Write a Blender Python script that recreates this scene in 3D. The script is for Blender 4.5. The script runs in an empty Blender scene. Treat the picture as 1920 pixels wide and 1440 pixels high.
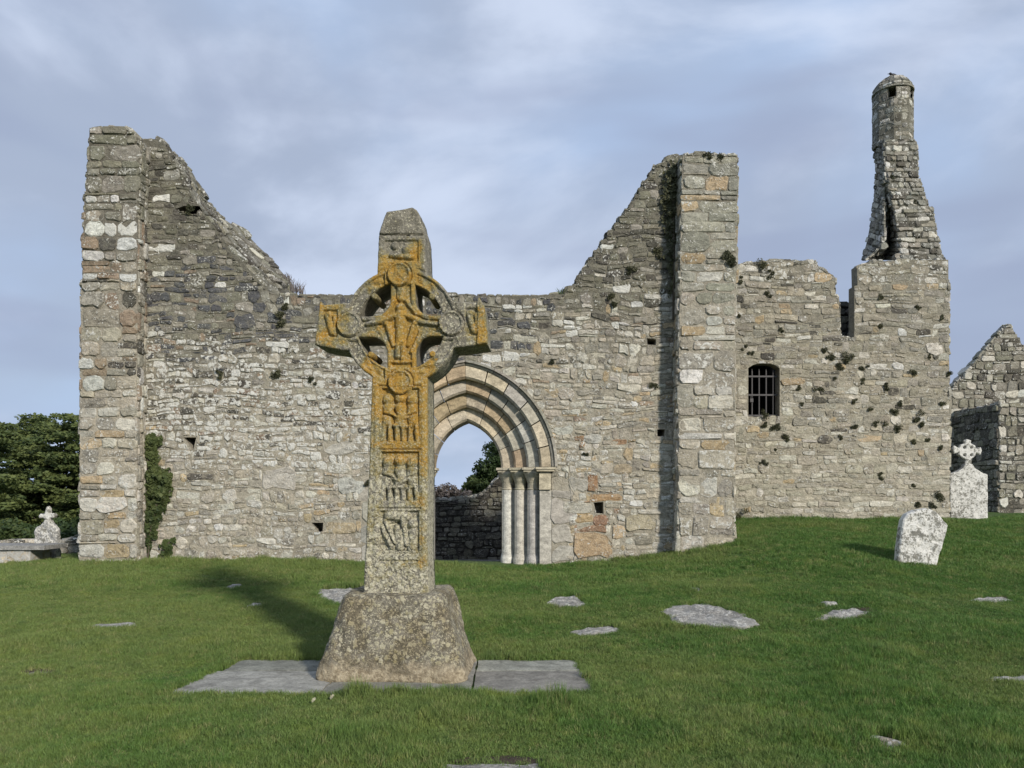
import bpy, math, random
import numpy as np
from mathutils import Vector, geometry, noise, Matrix

R = math.radians
sc = bpy.context.scene
COL = sc.collection
F = 1440.0                      # focal length in photo pixels (1920 wide)
CX, HY, EYE = 960.0, 930.0, 1.6

# ------------------------------------------------------------------ camera
cam_d = bpy.data.cameras.new('camera')
cam_d.sensor_width = 36; cam_d.lens = 27.0
cam_d.shift_y = (HY - 720) / 1920.0
cam_d.clip_start = 0.1; cam_d.clip_end = 3000
cam = bpy.data.objects.new('camera', cam_d); COL.objects.link(cam)
cam.location = (0, 0, EYE); cam.rotation_euler = (R(90), 0, 0)
sc.camera = cam

# ------------------------------------------------------------------ light
SUN_EL, SUN_AZ = 26.0, 146.0     # azimuth clockwise from +Y
sd = bpy.data.lights.new('sun', 'SUN'); sd.energy = 4.0; sd.angle = R(5.0); sd.color = (1.0, 0.93, 0.83)
sun = bpy.data.objects.new('sun', sd); COL.objects.link(sun)
sdir = Vector((math.sin(R(SUN_AZ)) * math.cos(R(SUN_EL)), math.cos(R(SUN_AZ)) * math.cos(R(SUN_EL)), math.sin(R(SUN_EL))))
sun.rotation_euler = sdir.to_track_quat('Z', 'Y').to_euler(); sun.location = sdir * 60
w = bpy.data.worlds.new('World'); sc.world = w; w.use_nodes = True
nt = w.node_tree; nt.nodes.clear()
def nn(t, typ, **kw):
    n = t.nodes.new(typ)
    for k, v in kw.items():
        if k.startswith('in_'): n.inputs[int(k[3:]) if k[3:].isdigit() else k[3:]].default_value = v
        else: setattr(n, k, v)
    return n
def mathn(t, op, a, b=None, clamp=False):
    n = t.nodes.new('ShaderNodeMath'); n.operation = op; n.use_clamp = clamp
    for i, v in enumerate((a, b)):
        if v is None: continue
        if isinstance(v, (int, float)): n.inputs[i].default_value = v
        else: t.links.new(v, n.inputs[i])
    return n.outputs[0]
def mixc(t, fac, a, b, blend='MIX'):
    n = t.nodes.new('ShaderNodeMix'); n.data_type = 'RGBA'; n.blend_type = blend
    for i, v in ((0, fac), (6, a), (7, b)):
        if isinstance(v, (int, float)): n.inputs[i].default_value = v
        elif isinstance(v, tuple): n.inputs[i].default_value = v if len(v) == 4 else (*v, 1)
        else: t.links.new(v, n.inputs[i])
    return n.outputs[2]
def maprange(t, v, a, b, c=0.0, d=1.0, smooth=True):
    n = t.nodes.new('ShaderNodeMapRange'); n.interpolation_type = 'SMOOTHSTEP' if smooth else 'LINEAR'
    t.links.new(v, n.inputs[0])
    for i, x in ((1, a), (2, b), (3, c), (4, d)): n.inputs[i].default_value = x
    return n.outputs[0]
def noisen(t, vec, scale, detail=4, rough=0.5, dist=0.0):
    n = t.nodes.new('ShaderNodeTexNoise')
    n.inputs['Scale'].default_value = scale; n.inputs['Detail'].default_value = detail
    n.inputs['Roughness'].default_value = rough; n.inputs['Distortion'].default_value = dist
    if vec is not None: t.links.new(vec, n.inputs['Vector'])
    return n.outputs[0]
def scaled(t, vec, s, loc=(0, 0, 0)):
    n = t.nodes.new('ShaderNodeMapping'); n.inputs['Scale'].default_value = s; n.inputs['Location'].default_value = loc
    t.links.new(vec, n.inputs[0]); return n.outputs[0]

sky = nn(nt, 'ShaderNodeTexSky', sky_type='NISHITA', sun_disc=False, sun_elevation=R(SUN_EL), sun_rotation=R(SUN_AZ), air_density=1.0, dust_density=1.0)
tc = nn(nt, 'ShaderNodeTexCoord')
g = tc.outputs['Generated']
c1 = noisen(nt, scaled(nt, g, (1.0, 1.0, 1.7), (3.1, 1.7, 0.35)), 1.7, 5, 0.45, 0.5)
c2 = noisen(nt, scaled(nt, g, (1.0, 1.0, 1.9), (1.2, 5.4, 1.6)), 2.9, 7, 0.52, 0.3)
c3 = noisen(nt, scaled(nt, g, (1.0, 1.0, 4.5), (7.2, 2.1, 4.0)), 1.9, 3, 0.5, 0.2)
grey = (4.2, 4.95, 6.5); blue = (4.6, 6.0, 8.5); white = (6.9, 7.8, 9.6)
k1 = maprange(nt, c1, 0.36, 0.60)
cc = mixc(nt, k1, blue, grey)
k2 = maprange(nt, c2, 0.46, 0.68, 0, 0.8)
cc = mixc(nt, k2, cc, white)
k3 = maprange(nt, c3, 0.46, 0.66, 0, 0.75)
cc = mixc(nt, k3, cc, (3.65, 4.3, 6.0))
cover = maprange(nt, c2, 0.25, 0.6, 0.88, 0.97)
fin = mixc(nt, cover, sky.outputs[0], cc)
bg = nn(nt, 'ShaderNodeBackground'); bg.inputs[1].default_value = 0.1
nt.links.new(fin, bg.inputs[0])
wo = nn(nt, 'ShaderNodeOutputWorld'); nt.links.new(bg.outputs[0], wo.inputs[0])
sc.view_settings.view_transform = 'Standard'; sc.view_settings.look = 'None'
sc.view_settings.exposure = 0.0; sc.view_settings.gamma = 1.0; sc.view_settings.use_curve_mapping = False
sc.render.engine = 'CYCLES'
sc.cycles.max_bounces = 6; sc.cycles.transparent_max_bounces = 8

# ------------------------------------------------------------------ helpers
def P(px, py, Y): return ((px - CX) / F * Y, Y, EYE + (HY - py) / F * Y)
def topx(p): return (CX + p[0] / p[1] * F, HY - (p[2] - EYE) / p[1] * F)
ORG = {}
def setprops(o, label=None, cat=None, group=None, kind=None):
    if label: o['label'] = label
    if cat: o['category'] = cat
    if group: o['group'] = group
    if kind: o['kind'] = kind
    return o
def mk(name, V, Fc, mat, parent=None, origin=None, smooth=False, tint=None, fmat=None, rot=0.0, extra=None, **props):
    """V in world coordinates (or the parent's unrotated frame); origin defaults to the bbox bottom centre."""
    V = np.asarray(V, dtype=np.float64).reshape(-1, 3)
    if origin is None:
        mn, mx = V.min(0), V.max(0)
        origin = ((mn[0] + mx[0]) / 2, (mn[1] + mx[1]) / 2, mn[2])
    origin = np.array(origin, dtype=float)
    me = bpy.data.meshes.new(name)
    L = V - origin
    me.from_pydata([tuple(v) for v in L.tolist()], [], Fc)
    if smooth: me.polygons.foreach_set('use_smooth', [True] * len(me.polygons))
    mats = mat if isinstance(mat, (list, tuple)) else [mat]
    for m in mats: me.materials.append(m)
    if fmat is not None: me.polygons.foreach_set('material_index', fmat)
    if tint is not None:
        a = me.attributes.new('tint', 'FLOAT_COLOR', 'POINT')
        t = np.asarray(tint, dtype=np.float32)
        if t.ndim == 1: t = np.tile(t, (len(V), 1))
        a.data.foreach_set('color', t.ravel())
    if extra is not None:
        for nm, arr in extra.items():
            a = me.attributes.new(nm, 'FLOAT', 'POINT'); a.data.foreach_set('value', np.asarray(arr, dtype=np.float32).ravel())
    me.update()
    o = bpy.data.objects.new(name, me); COL.objects.link(o)
    if parent is not None:
        o.parent = parent; o.location = tuple(origin - np.array(ORG[parent.name]))
    else:
        o.location = tuple(origin)
    if rot: o.rotation_euler = (0, 0, rot)
    ORG[o.name] = tuple(origin)
    setprops(o, **props)
    return o
def empty(name, loc, rot=0.0, **props):
    o = bpy.data.objects.new(name, None); COL.objects.link(o); o.location = loc; o.rotation_euler = (0, 0, rot)
    o.empty_display_size = 0.2
    ORG[o.name] = tuple(loc); setprops(o, **props); return o

class MB:
    def __init__(s): s.v = []; s.f = []; s.t = []
    def add(s, V, Fc, t=None):
        b = len(s.v); s.v.extend(V); s.f.extend([tuple(i + b for i in f) for f in Fc])
        if t is not None: s.t.extend([t] * len(V))
    def box(s, x0, x1, y0, y1, z0, z1, t=None):
        s.add([(x0, y0, z0), (x1, y0, z0), (x1, y1, z0), (x0, y1, z0), (x0, y0, z1), (x1, y0, z1), (x1, y1, z1), (x0, y1, z1)],
              [(0, 3, 2, 1), (4, 5, 6, 7), (0, 1, 5, 4), (1, 2, 6, 5), (2, 3, 7, 6), (3, 0, 4, 7)], t)
    def tube(s, pts, rad, n=8, t=None, cap=True):
        V = []; m = len(pts); Fc = []
        for i, p in enumerate(pts):
            p = Vector(p); a = Vector(pts[max(i - 1, 0)]); b = Vector(pts[min(i + 1, m - 1)])
            d = (b - a).normalized(); up = Vector((0, 0, 1)) if abs(d.z) < 0.95 else Vector((0, 1, 0))
            x = d.cross(up).normalized(); y = d.cross(x)
            r = rad[i] if isinstance(rad, (list, tuple)) else rad
            for k in range(n):
                an = 2 * math.pi * k / n; V.append(tuple(p + x * r * math.cos(an) + y * r * math.sin(an)))
        for i in range(m - 1):
            for k in range(n): Fc.append((i * n + k, i * n + (k + 1) % n, (i + 1) * n + (k + 1) % n, (i + 1) * n + k))
        if cap: Fc.append(tuple(range(n))[::-1]); Fc.append(tuple((m - 1) * n + k for k in range(n)))
        s.add(V, Fc, t)
    def build(s, name, mat, parent=None, **kw):
        return mk(name, s.v, s.f, mat, parent, tint=(s.t if s.t and len(s.t) == len(s.v) else None), **kw)

def _hash(ix, iy, iz, seed):
    n = (ix.astype(np.int64) * 374761393 + iy.astype(np.int64) * 668265263 + iz.astype(np.int64) * 2147483647 + seed * 974634777) & 0xffffffff
    n = ((n ^ (n >> 13)) * 1274126177) & 0xffffffff
    n = (n ^ (n >> 16)) & 0xffffffff
    return n / 4294967295.0
def vnoise(x, y, z=0.0, seed=0):
    x = np.asarray(x, float); y = np.asarray(y, float); z = np.zeros_like(x) + z
    ix, iy, iz = np.floor(x), np.floor(y), np.floor(z)
    fx, fy, fz = x - ix, y - iy, z - iz
    fx = fx * fx * (3 - 2 * fx); fy = fy * fy * (3 - 2 * fy); fz = fz * fz * (3 - 2 * fz)
    r = 0
    for dz in (0, 1):
        for dy in (0, 1):
            for dx in (0, 1):
                wgt = (fx if dx else 1 - fx) * (fy if dy else 1 - fy) * (fz if dz else 1 - fz)
                r = r + wgt * _hash(ix + dx, iy + dy, iz + dz, seed)
    return r * 2 - 1
def fbm(x, y, z=0.0, octv=4, seed=0, g=0.5):
    s = 0; a = 1.0; t = 0
    for o in range(octv):
        s = s + a * vnoise(np.asarray(x) * 2 ** o, np.asarray(y) * 2 ** o, np.asarray(z) * 2 ** o, seed + o * 17); t += a; a *= g
    return s / t
def inpoly(x, y, poly):
    x = np.asarray(x, float); y = np.asarray(y, float); ins = np.zeros(x.shape, bool); n = len(poly)
    for i in range(n):
        x1, y1 = poly[i]; x2, y2 = poly[(i + 1) % n]
        if y1 == y2: continue
        c = ((y1 > y) != (y2 > y)) & (x < (x2 - x1) * (y - y1) / (y2 - y1) + x1)
        ins ^= c
    return ins
def sdpoly(x, y, poly):
    d = np.full(np.shape(x), 1e9); n = len(poly)
    for i in range(n):
        ax, ay = poly[i]; bx, by = poly[(i + 1) % n]
        ex, ey = bx - ax, by - ay; L = ex * ex + ey * ey + 1e-12
        t = np.clip(((x - ax) * ex + (y - ay) * ey) / L, 0, 1)
        d = np.minimum(d, np.hypot(x - ax - t * ex, y - ay - t * ey))
    return np.where(inpoly(x, y, poly), -d, d)

# ------------------------------------------------------------------ materials
def newmat(name):
    m = bpy.data.materials.new(name); m.use_nodes = True; t = m.node_tree; t.nodes.clear()
    b = t.nodes.new('ShaderNodeBsdfPrincipled'); o = t.nodes.new('ShaderNodeOutputMaterial')
    t.links.new(b.outputs[0], o.inputs[0]); b.inputs['Roughness'].default_value = 0.92
    b.inputs['Specular IOR Level'].default_value = 0.25
    return m, t, b
def addbump(t, b, h, strength, dist):
    n = t.nodes.new('ShaderNodeBump'); n.inputs['Strength'].default_value = strength; n.inputs['Distance'].default_value = dist
    t.links.new(h, n.inputs['Height']); t.links.new(n.outputs[0], b.inputs['Normal'])
def comb(t, *pairs):
    s = None
    for v, k in pairs:
        x = mathn(t, 'MULTIPLY', v, k); s = x if s is None else mathn(t, 'ADD', s, x)
    return s
def stone_mat(name, lich=(0.70, 0.68, 0.60), thr=0.66, bump=0.6, dirt=0.55, fine=1.0, patina=None, smear=0.0, spk=0.9, mott=0.0):
    m, t, b = newmat(name)
    at = nn(t, 'ShaderNodeAttribute', attribute_name='tint')
    pos = nn(t, 'ShaderNodeNewGeometry').outputs['Position']
    sz = nn(t, 'ShaderNodeSeparateXYZ'); t.links.new(pos, sz.inputs[0]); zz = sz.outputs[2]
    ps = scaled(t, pos, (1, 1, 1.6))
    n1 = noisen(t, ps, 7, 6, 0.68, 0.5); n2 = noisen(t, pos, 42, 5, 0.7); n3 = noisen(t, ps, 2.3, 5, 0.6, 0.8)
    n4 = noisen(t, pos, 13, 6, 0.62, 0.3); n5 = noisen(t, pos, 95, 3, 0.7)
    v = mathn(t, 'MULTIPLY', maprange(t, n1, 0.25, 0.75, 0.5, 1.42, False), maprange(t, n2, 0.28, 0.72, 0.68, 1.32, False))
    col = mixc(t, 1.0, at.outputs['Color'], v, 'MULTIPLY')
    if smear: col = mixc(t, maprange(t, comb(t, (noisen(t, pos, 5.5, 5, 0.7, 1.2), 0.6), (n2, 0.4)), 0.50, 0.62, 0, smear), col, mixc(t, 1.0, mixc(t, maprange(t, zz, 3.3, 5.7), (0.38, 0.34, 0.26), (0.185, 0.175, 0.135)), maprange(t, n2, 0.3, 0.7, 0.7, 1.25, False), 'MULTIPLY'))
    if patina: col = mixc(t, maprange(t, n3, 0.42, 0.62, 0, 0.5), col, patina)
    dm = maprange(t, comb(t, (n3, 0.55), (n4, 0.45)), 0.53, 0.63, 0, dirt)
    col = mixc(t, dm, col, mixc(t, 1.0, col, (0.36, 0.35, 0.34), 'MULTIPLY'))
    lm = mathn(t, 'ADD', comb(t, (n4, 0.75), (n1, 0.25)), mathn(t, 'MULTIPLY', at.outputs['Alpha'], 0.22))
    lmask = maprange(t, lm, thr, thr + 0.035)
    lc = mixc(t, 1.0, lich, maprange(t, n2, 0.3, 0.7, 0.8, 1.1, False), 'MULTIPLY')
    col = mixc(t, lmask, col, lc)
    n6 = noisen(t, pos, 30, 4, 0.6, 0.4)
    sp = maprange(t, mathn(t, 'ADD', comb(t, (n6, 0.7), (n3, 0.45)), mathn(t, 'MULTIPLY', at.outputs['Alpha'], 0.06)), 0.685, 0.71, 0, spk)
    col = mixc(t, sp, col, lc)
    if mott: col = mixc(t, maprange(t, comb(t, (n2, 0.35), (n4, 0.4), (n3, .25)), 0.50, 0.545, 0, mott), col, (0.135, 0.13, 0.105))
    t.links.new(col, b.inputs['Base Color'])
    h = comb(t, (n1, 0.9), (n4, 0.7), (n2, 0.35 * fine), (n5, 0.15 * fine), (lmask, 0.06))
    addbump(t, b, h, bump, 0.05)
    return m
M = {}
M['wall'] = stone_mat('rubble_stone', bump=0.8, lich=(0.60, 0.59, 0.53), smear=0.60, dirt=0.78)
M['ashlar'] = stone_mat('dressed_stone', bump=0.16, thr=0.9, dirt=0.35, fine=0.5, spk=0.0)
M['white'] = stone_mat('white_lichened_limestone', lich=(0.66, 0.65, 0.60), thr=0.56, bump=0.5, dirt=0.85, mott=0.85)
M['slab'] = stone_mat('grave_slab_stone', lich=(0.46, 0.45, 0.41), thr=0.64, bump=0.6, dirt=0.5)
M['flag'] = stone_mat('flagstone', lich=(0.3, 0.29, 0.27), thr=0.74, bump=0.12, dirt=0.45, spk=0.0)
def mortar_mat():
    m, t, b = newmat('lime_mortar')
    at = nn(t, 'ShaderNodeAttribute', attribute_name='tint')
    pos = nn(t, 'ShaderNodeNewGeometry').outputs['Position']
    n1 = noisen(t, pos, 9, 6, 0.65, 0.5); n2 = noisen(t, pos, 45, 4, 0.7); n3 = noisen(t, pos, 1.3, 5, 0.6, 0.5)
    v = mathn(t, 'MULTIPLY', maprange(t, n1, 0.25, 0.75, 0.5, 1.35, False), maprange(t, n2, 0.3, 0.7, 0.75, 1.2, False))
    col = mixc(t, 1.0, at.outputs['Color'], v, 'MULTIPLY')
    dm = maprange(t, comb(t, (n1, 0.5), (n3, 0.5)), 0.5, 0.6, 0, 0.55)
    col = mixc(t, dm, col, mixc(t, 1.0, col, (0.4, 0.38, 0.35), 'MULTIPLY'))
    t.links.new(col, b.inputs['Base Color'])
    addbump(t, b, comb(t, (n1, 1.2), (n2, 0.6)), 0.8, 0.05)
    return m
M['mortar'] = mortar_mat()
def plain(name, col, rough=0.9, bump=0.3, scale=30, var=0.35, metal=0.0):
    m, t, b = newmat(name); b.inputs['Roughness'].default_value = rough; b.inputs['Metallic'].default_value = metal
    pos = nn(t, 'ShaderNodeNewGeometry').outputs['Position']
    n = noisen(t, pos, scale, 5, 0.65); v = maprange(t, n, 0.25, 0.75, 1 - var, 1 + var, False)
    t.links.new(mixc(t, 1.0, (*col, 1), v, 'MULTIPLY'), b.inputs['Base Color'])
    addbump(t, b, n, bump, 0.02); return m
M['iron'] = plain('rusty_iron', (0.09, 0.085, 0.085), 0.6, 0.2, 60)
M['dark'] = plain('dark_plaster', (0.03, 0.03, 0.03))
M['bark'] = plain('bark', (0.09, 0.075, 0.055), 0.95, 0.6, 14)
M['feather'] = plain('black_feathers', (0.012, 0.012, 0.014), 0.6, 0.2, 60)
M['gravel'] = plain('gravel', (0.23, 0.22, 0.21), 0.95, 1.0, 34, 0.6)
M['soil'] = plain('bare_soil', (0.06, 0.045, 0.03), 0.95, 0.9, 26, 0.5)
def leaf_mat(name, a, b_, trans=0.25):
    m, t, b = newmat(name); b.inputs['Roughness'].default_value = 0.6
    pos = nn(t, 'ShaderNodeNewGeometry').outputs['Position']
    at = nn(t, 'ShaderNodeAttribute', attribute_name='var')
    n = noisen(t, pos, 1.7, 4, 0.6)
    f = mathn(t, 'ADD', mathn(t, 'MULTIPLY', at.outputs['Fac'], 0.6), mathn(t, 'SUBTRACT', maprange(t, n, 0.3, 0.7, 0, 0.7), 0.1), True)
    c = mixc(t, f, a, b_); t.links.new(c, b.inputs['Base Color'])
    tr = t.nodes.new('ShaderNodeBsdfTranslucent'); t.links.new(c, tr.inputs[0])
    mx = t.nodes.new('ShaderNodeMixShader'); mx.inputs[0].default_value = trans
    t.links.new(b.outputs[0], mx.inputs[1]); t.links.new(tr.outputs[0], mx.inputs[2])
    t.links.new(mx.outputs[0], t.nodes['Material Output'].inputs[0]); return m
M['pine'] = leaf_mat('pine_needles', (0.045, 0.078, 0.032), (0.16, 0.19, 0.06))
M['darkleaf'] = leaf_mat('dark_evergreen_leaves', (0.02, 0.038, 0.015), (0.065, 0.10, 0.032))
M['bushleaf'] = leaf_mat('bush_leaves', (0.035, 0.06, 0.02), (0.10, 0.13, 0.04))
M['ivy'] = leaf_mat('ivy_leaves', (0.03, 0.052, 0.018), (0.12, 0.145, 0.05))
M['tuft'] = leaf_mat('wall_plant_leaves', (0.045, 0.052, 0.03), (0.13, 0.13, 0.07))
M['twig'] = leaf_mat('dry_twigs', (0.10, 0.085, 0.075), (0.17, 0.15, 0.14), 0.1)

# ------------------------------------------------------------------ ground form
def gp(px, py, Y): p = P(px, py, Y); return (p[0], Y, p[2])
CTL = [(-4, 0, 0), (0, 0, 0), (4, 0, 0), (-8, 2, 0), (8, 2, 0.15), (-3, 4.5, 0), (0, 4.5, 0), (3, 4.5, 0.02), (-6, 5, 0), (6, 5, 0.1),
       (-2.7, 6.14, 0), (-2.7, 7.43, 0.0), (0.64, 6.14, 0), (0.64, 7.43, 0.0), (-1, 6.14, 0), (-1, 7.5, 0),
       (-5, 8, 0.04), (-8, 10, 0.08), (3, 8, 0.06), (6, 9, 0.2), (-3, 10.5, 0.15), (0, 10.5, 0.15),
       gp(0, 1062, 14.6), gp(150, 1057, 14.2), gp(400, 1053, 14.4), gp(680, 1056, 14.4), gp(880, 1060, 14.4), gp(1065, 1060, 14.4),
       gp(1160, 1052, 14.4), gp(1270, 1042, 14.2), gp(1378, 1018, 14.0), gp(1420, 1000, 15.0), gp(1380, 977, 17.4), gp(1500, 977, 17.4), gp(1600, 977, 17.4), gp(1780, 976, 17.4),
       gp(1850, 979, 18.2), gp(1920, 974, 17.5), gp(1900, 962, 23.5), gp(2050, 962, 23.5), gp(1725, 1058, 12.0), gp(1500, 1075, 11.5), gp(1900, 1060, 12.5),
       gp(1330, 1160, 8.9), gp(1850, 1128, 10.0), gp(1900, 1280, 6.5), (-12, 17, 0.2), (-14, 20, 0.1), (-4, 17, 0.4), (0, 17, 0.5), (-4, 24, 0.3), (12, 30, 1.2), (20, 24, 1.3), (0, 30, 0.2), (-16, 30, -1.5)]
CT = np.array(CTL, float)
def _tps():
    n = len(CT); X = CT[:, :2]
    d = np.linalg.norm(X[:, None] - X[None], axis=2)
    K = np.where(d > 0, d * d * np.log(d + 1e-9), 0) + np.eye(n) * 0.6
    Pm = np.c_[np.ones(n), X]
    A = np.block([[K, Pm], [Pm.T, np.zeros((3, 3))]])
    return np.linalg.solve(A, np.r_[CT[:, 2], 0, 0, 0])
TW = _tps()
def gh(x, y):
    x = np.asarray(x, float); y = np.asarray(y, float)
    xc = np.clip(x, -16, 20); yc = np.clip(y, -4, 30)
    r = TW[-3] + TW[-2] * xc + TW[-1] * yc
    for i in range(len(CT)):
        d2 = (xc - CT[i, 0]) ** 2 + (yc - CT[i, 1]) ** 2 + 1e-12
        r = r + TW[i] * d2 * 0.5 * np.log(d2)
    far = np.clip((np.hypot(x * 0.6, y - 8) - 20) / 60, 0, 1)
    r = r - 4.0 * far * far * (3 - 2 * far)
    pav = np.clip(np.maximum(np.abs(x + 1.05) - 1.75, np.abs(y - 6.79) - 0.75) / 0.8, 0, 1)
    r = r + (0.030 * fbm(x * 0.9, y * 0.9, 0, 3, 5) + 0.012 * vnoise(x * 3.1, y * 3.1, 0, 9)) * pav
    return r
def ghs(x, y): return float(gh(np.array([x]), np.array([y]))[0])
YS = np.linspace(3.5, 30, 1600)
def hit(px, py):
    xs = (px - CX) / F * YS; zs = EYE + (HY - py) / F * YS
    d = zs - gh(xs, YS)
    k = np.argmax(d < 0)
    if d[k] >= 0: k = len(YS) - 1
    return (float(xs[k]), float(YS[k]), float(gh(xs[k:k + 1], YS[k:k + 1])[0]))

WX0, WX1 = -7.9, 4.1            # inside of the roofless nave
NAVE = (-7.2, 3.3, 15.45, 24.5)
def build_ground():
    gx = np.r_[np.linspace(-1500, -60, 12), np.linspace(-50, -20, 14), np.arange(-18, 20.01, 0.14), np.linspace(22, 55, 14), np.linspace(70, 1500, 12)]
    gy = np.r_[np.linspace(-300, -10, 8), np.arange(-6, 30, 0.14), np.linspace(31, 80, 22), np.linspace(100, 1800, 16)]
    X, Y = np.meshgrid(gx, gy)
    Z = gh(X, Y)
    inn = (X > NAVE[0] + 0.1) & (X < NAVE[1] - 0.1) & (Y > NAVE[2] - 0.35) & (Y < NAVE[3] - 0.1)
    Z = np.where(inn, np.minimum(Z, -0.7), Z)
    V = np.c_[X.ravel(), Y.ravel(), Z.ravel()]
    nx, ny = len(gx), len(gy)
    idx = np.arange(nx * ny).reshape(ny, nx)
    Fc = np.stack([idx[:-1, :-1], idx[:-1, 1:], idx[1:, 1:], idx[1:, :-1]], -1).reshape(-1, 4).tolist()
    m, t, b = newmat('turf')
    pos = nn(t, 'ShaderNodeNewGeometry').outputs['Position']
    n1 = noisen(t, pos, 0.9, 5, 0.6); n2 = noisen(t, pos, 22, 5, 0.7); n3 = noisen(t, pos, 3.5, 4, 0.6)
    c = mixc(t, maprange(t, n1, 0.35, 0.65), (0.060, 0.108, 0.024), (0.095, 0.130, 0.036))
    c = mixc(t, maprange(t, n3, 0.55, 0.75, 0, 0.5), c, (0.10, 0.09, 0.035))
    c = mixc(t, 1.0, c, maprange(t, n2, 0.3, 0.7, 0.5, 1.3, False), 'MULTIPLY')
    t.links.new(c, b.inputs['Base Color']); addbump(t, b, n2, 0.8, 0.04)
    mk('ground', V, Fc, m, origin=(0, 0, 0), smooth=True, kind='structure')
build_ground()
fl = MB(); fl.box(NAVE[0], NAVE[1], NAVE[2] - 0.1, NAVE[3], -0.45, -0.30)
fl.build('gravel_floor', M['gravel'], kind='structure')

# ------------------------------------------------------------------ masonry
def packer(W, H, cell, wr, hr, mask, rng, same=0.6):
    """greedy rubble packing: returns cell rectangles (i,j,w,h); mask[j,i] True where masonry"""
    ny, nx = len(mask), len(mask[0])
    occ = [[not bool(mask[j][i]) for i in range(nx)] for j in range(ny)]
    out = []
    def strip_fill(j0, h, a, b, first):
        i = a
        while i < b:
            if any(occ[j][i] for j in range(j0, j0 + h)):
                # broken column: fill what is free with small pieces
                for j in range(j0, j0 + h):
                    if occ[j][i]: continue
                    k = 0
                    while i + k < b and k < 4 and not occ[j][i + k] and any(occ[q][i + k] for q in range(j0, j0 + h)): k += 1
                    hh = 1
                    while j + hh < j0 + h and not any(occ[j + hh][i + q] for q in range(k)): hh += 1
                    if k:
                        for q in range(hh):
                            for r_ in range(k): occ[j + q][i + r_] = True
                        out.append((i, j, k, hh))
                i += 1; continue
            run = 0
            while i + run < b and run <= wr[1] + 1 and not any(occ[j][i + run] for j in range(j0, j0 + h)): run += 1
            w_ = min(run, rng.choice((rng.randint(*wr), rng.randint(wr[0], max(wr[0], (wr[0] + wr[1]) // 2)))))
            if h <= 2: w_ = min(run, int(w_ * rng.uniform(.8, 1.5)) + 1)
            if run - w_ < wr[0] * 0.6: w_ = run
            if first and h >= 4 and rng.random() < (1 - same):
                # lay this stretch in two thinner courses
                L = min(run, w_ * rng.randint(1, 3)); hs = rng.randint(max(1, h // 2 - 1), min(h - 1, h // 2 + 1))
                strip_fill(j0, hs, i, i + L, False); strip_fill(j0 + hs, h - hs, i, i + L, False)
                i += L; continue
            for q in range(h):
                for r_ in range(w_): occ[j0 + q][i + r_] = True
            out.append((i, j0, w_, h)); i += w_
    j = 0
    while j < ny:
        h = min(ny - j, rng.randint(*hr)); strip_fill(j, h, 0, nx, True); j += h
    return out
def stone_mesh(u0, v0, u1, v1, rng, proud, gap, warp, mapf, irr=1.0):
    w_, h_ = u1 - u0, v1 - v0
    gx = min(gap, w_ * 0.16); gy = min(gap, h_ * 0.16)
    u0 += gx; u1 -= gx; v0 += gy; v1 -= gy; w_, h_ = u1 - u0, v1 - v0
    m = min(w_, h_)
    def c(): return rng.uniform(0.06, 0.36) * m
    j = lambda a=0.07: rng.uniform(-a, a) * m * irr
    k4 = [(rng.uniform(-.10, .14) * m * irr, rng.uniform(-.12, .16) * m * irr) for _ in range(4)]
    a, b, c_, d = c(), c(), c(), c()
    um = (u0 + u1) / 2 + rng.uniform(-.2, .2) * w_
    pts = [(u0 + a, v0 + j(.06)), (um, v0 + j(.16)), (u1 - b, v0 + j(.04)), (u1 + j(.04), v0 + b), (u1 + j(.04), v1 - c_), (u1 - c_, v1 + j(.04)),
           (um + rng.uniform(-.2, .2) * w_, v1 + j(.16)), (u0 + d, v1 + j(.04)), (u0 + j(.04), v1 - d), (u0 + j(.04), v0 + a)]
    cu, cv = (u0 + u1) / 2, (v0 + v1) / 2
    sk = []
    for (pu, pv) in pts:
        fu, fv = (pu - u0) / w_, (pv - v0) / h_
        ku = (1 - fu) * ((1 - fv) * k4[0][0] + fv * k4[3][0]) - fu * ((1 - fv) * k4[1][0] + fv * k4[2][0])
        kv = (1 - fv) * ((1 - fu) * k4[0][1] + fu * k4[1][1]) - fv * ((1 - fu) * k4[3][1] + fu * k4[2][1])
        sk.append((pu + ku, pv + kv))
    pts = sk
    N = len(pts); V = []
    tu, tv = rng.uniform(-.06, .06), rng.uniform(-.10, .06)      # face tilt
    bev = rng.uniform(0.2, 0.5) * 0.045
    def put(u, v, dd):
        du, dv = warp(u, v); V.append(mapf(u + du, v + dv, dd))
    for u, v in pts: put(u, v, -0.03)
    for u, v in pts: put(u, v, proud * rng.uniform(0.25, 0.6))
    for u, v in pts:
        L = math.hypot(u - cu, v - cv) + 1e-6; s = 1 - min(0.5, bev * rng.uniform(.7, 1.6) / L)
        uu, vv = cu + (u - cu) * s, cv + (v - cv) * s
        put(uu, vv, proud + tu * (uu - cu) + tv * (vv - cv) + rng.uniform(-.006, .006))
    put(cu + j(.1), cv + j(.1), proud + rng.uniform(-.003, .008))
    Fc = []
    for r in (0, 1):
        for k in range(N): Fc.append((r * N + k, r * N + (k + 1) % N, (r + 1) * N + (k + 1) % N, (r + 1) * N + k))
    for k in range(N): Fc.append((2 * N + k, 2 * N + (k + 1) % N, 3 * N))
    return V, Fc
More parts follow.
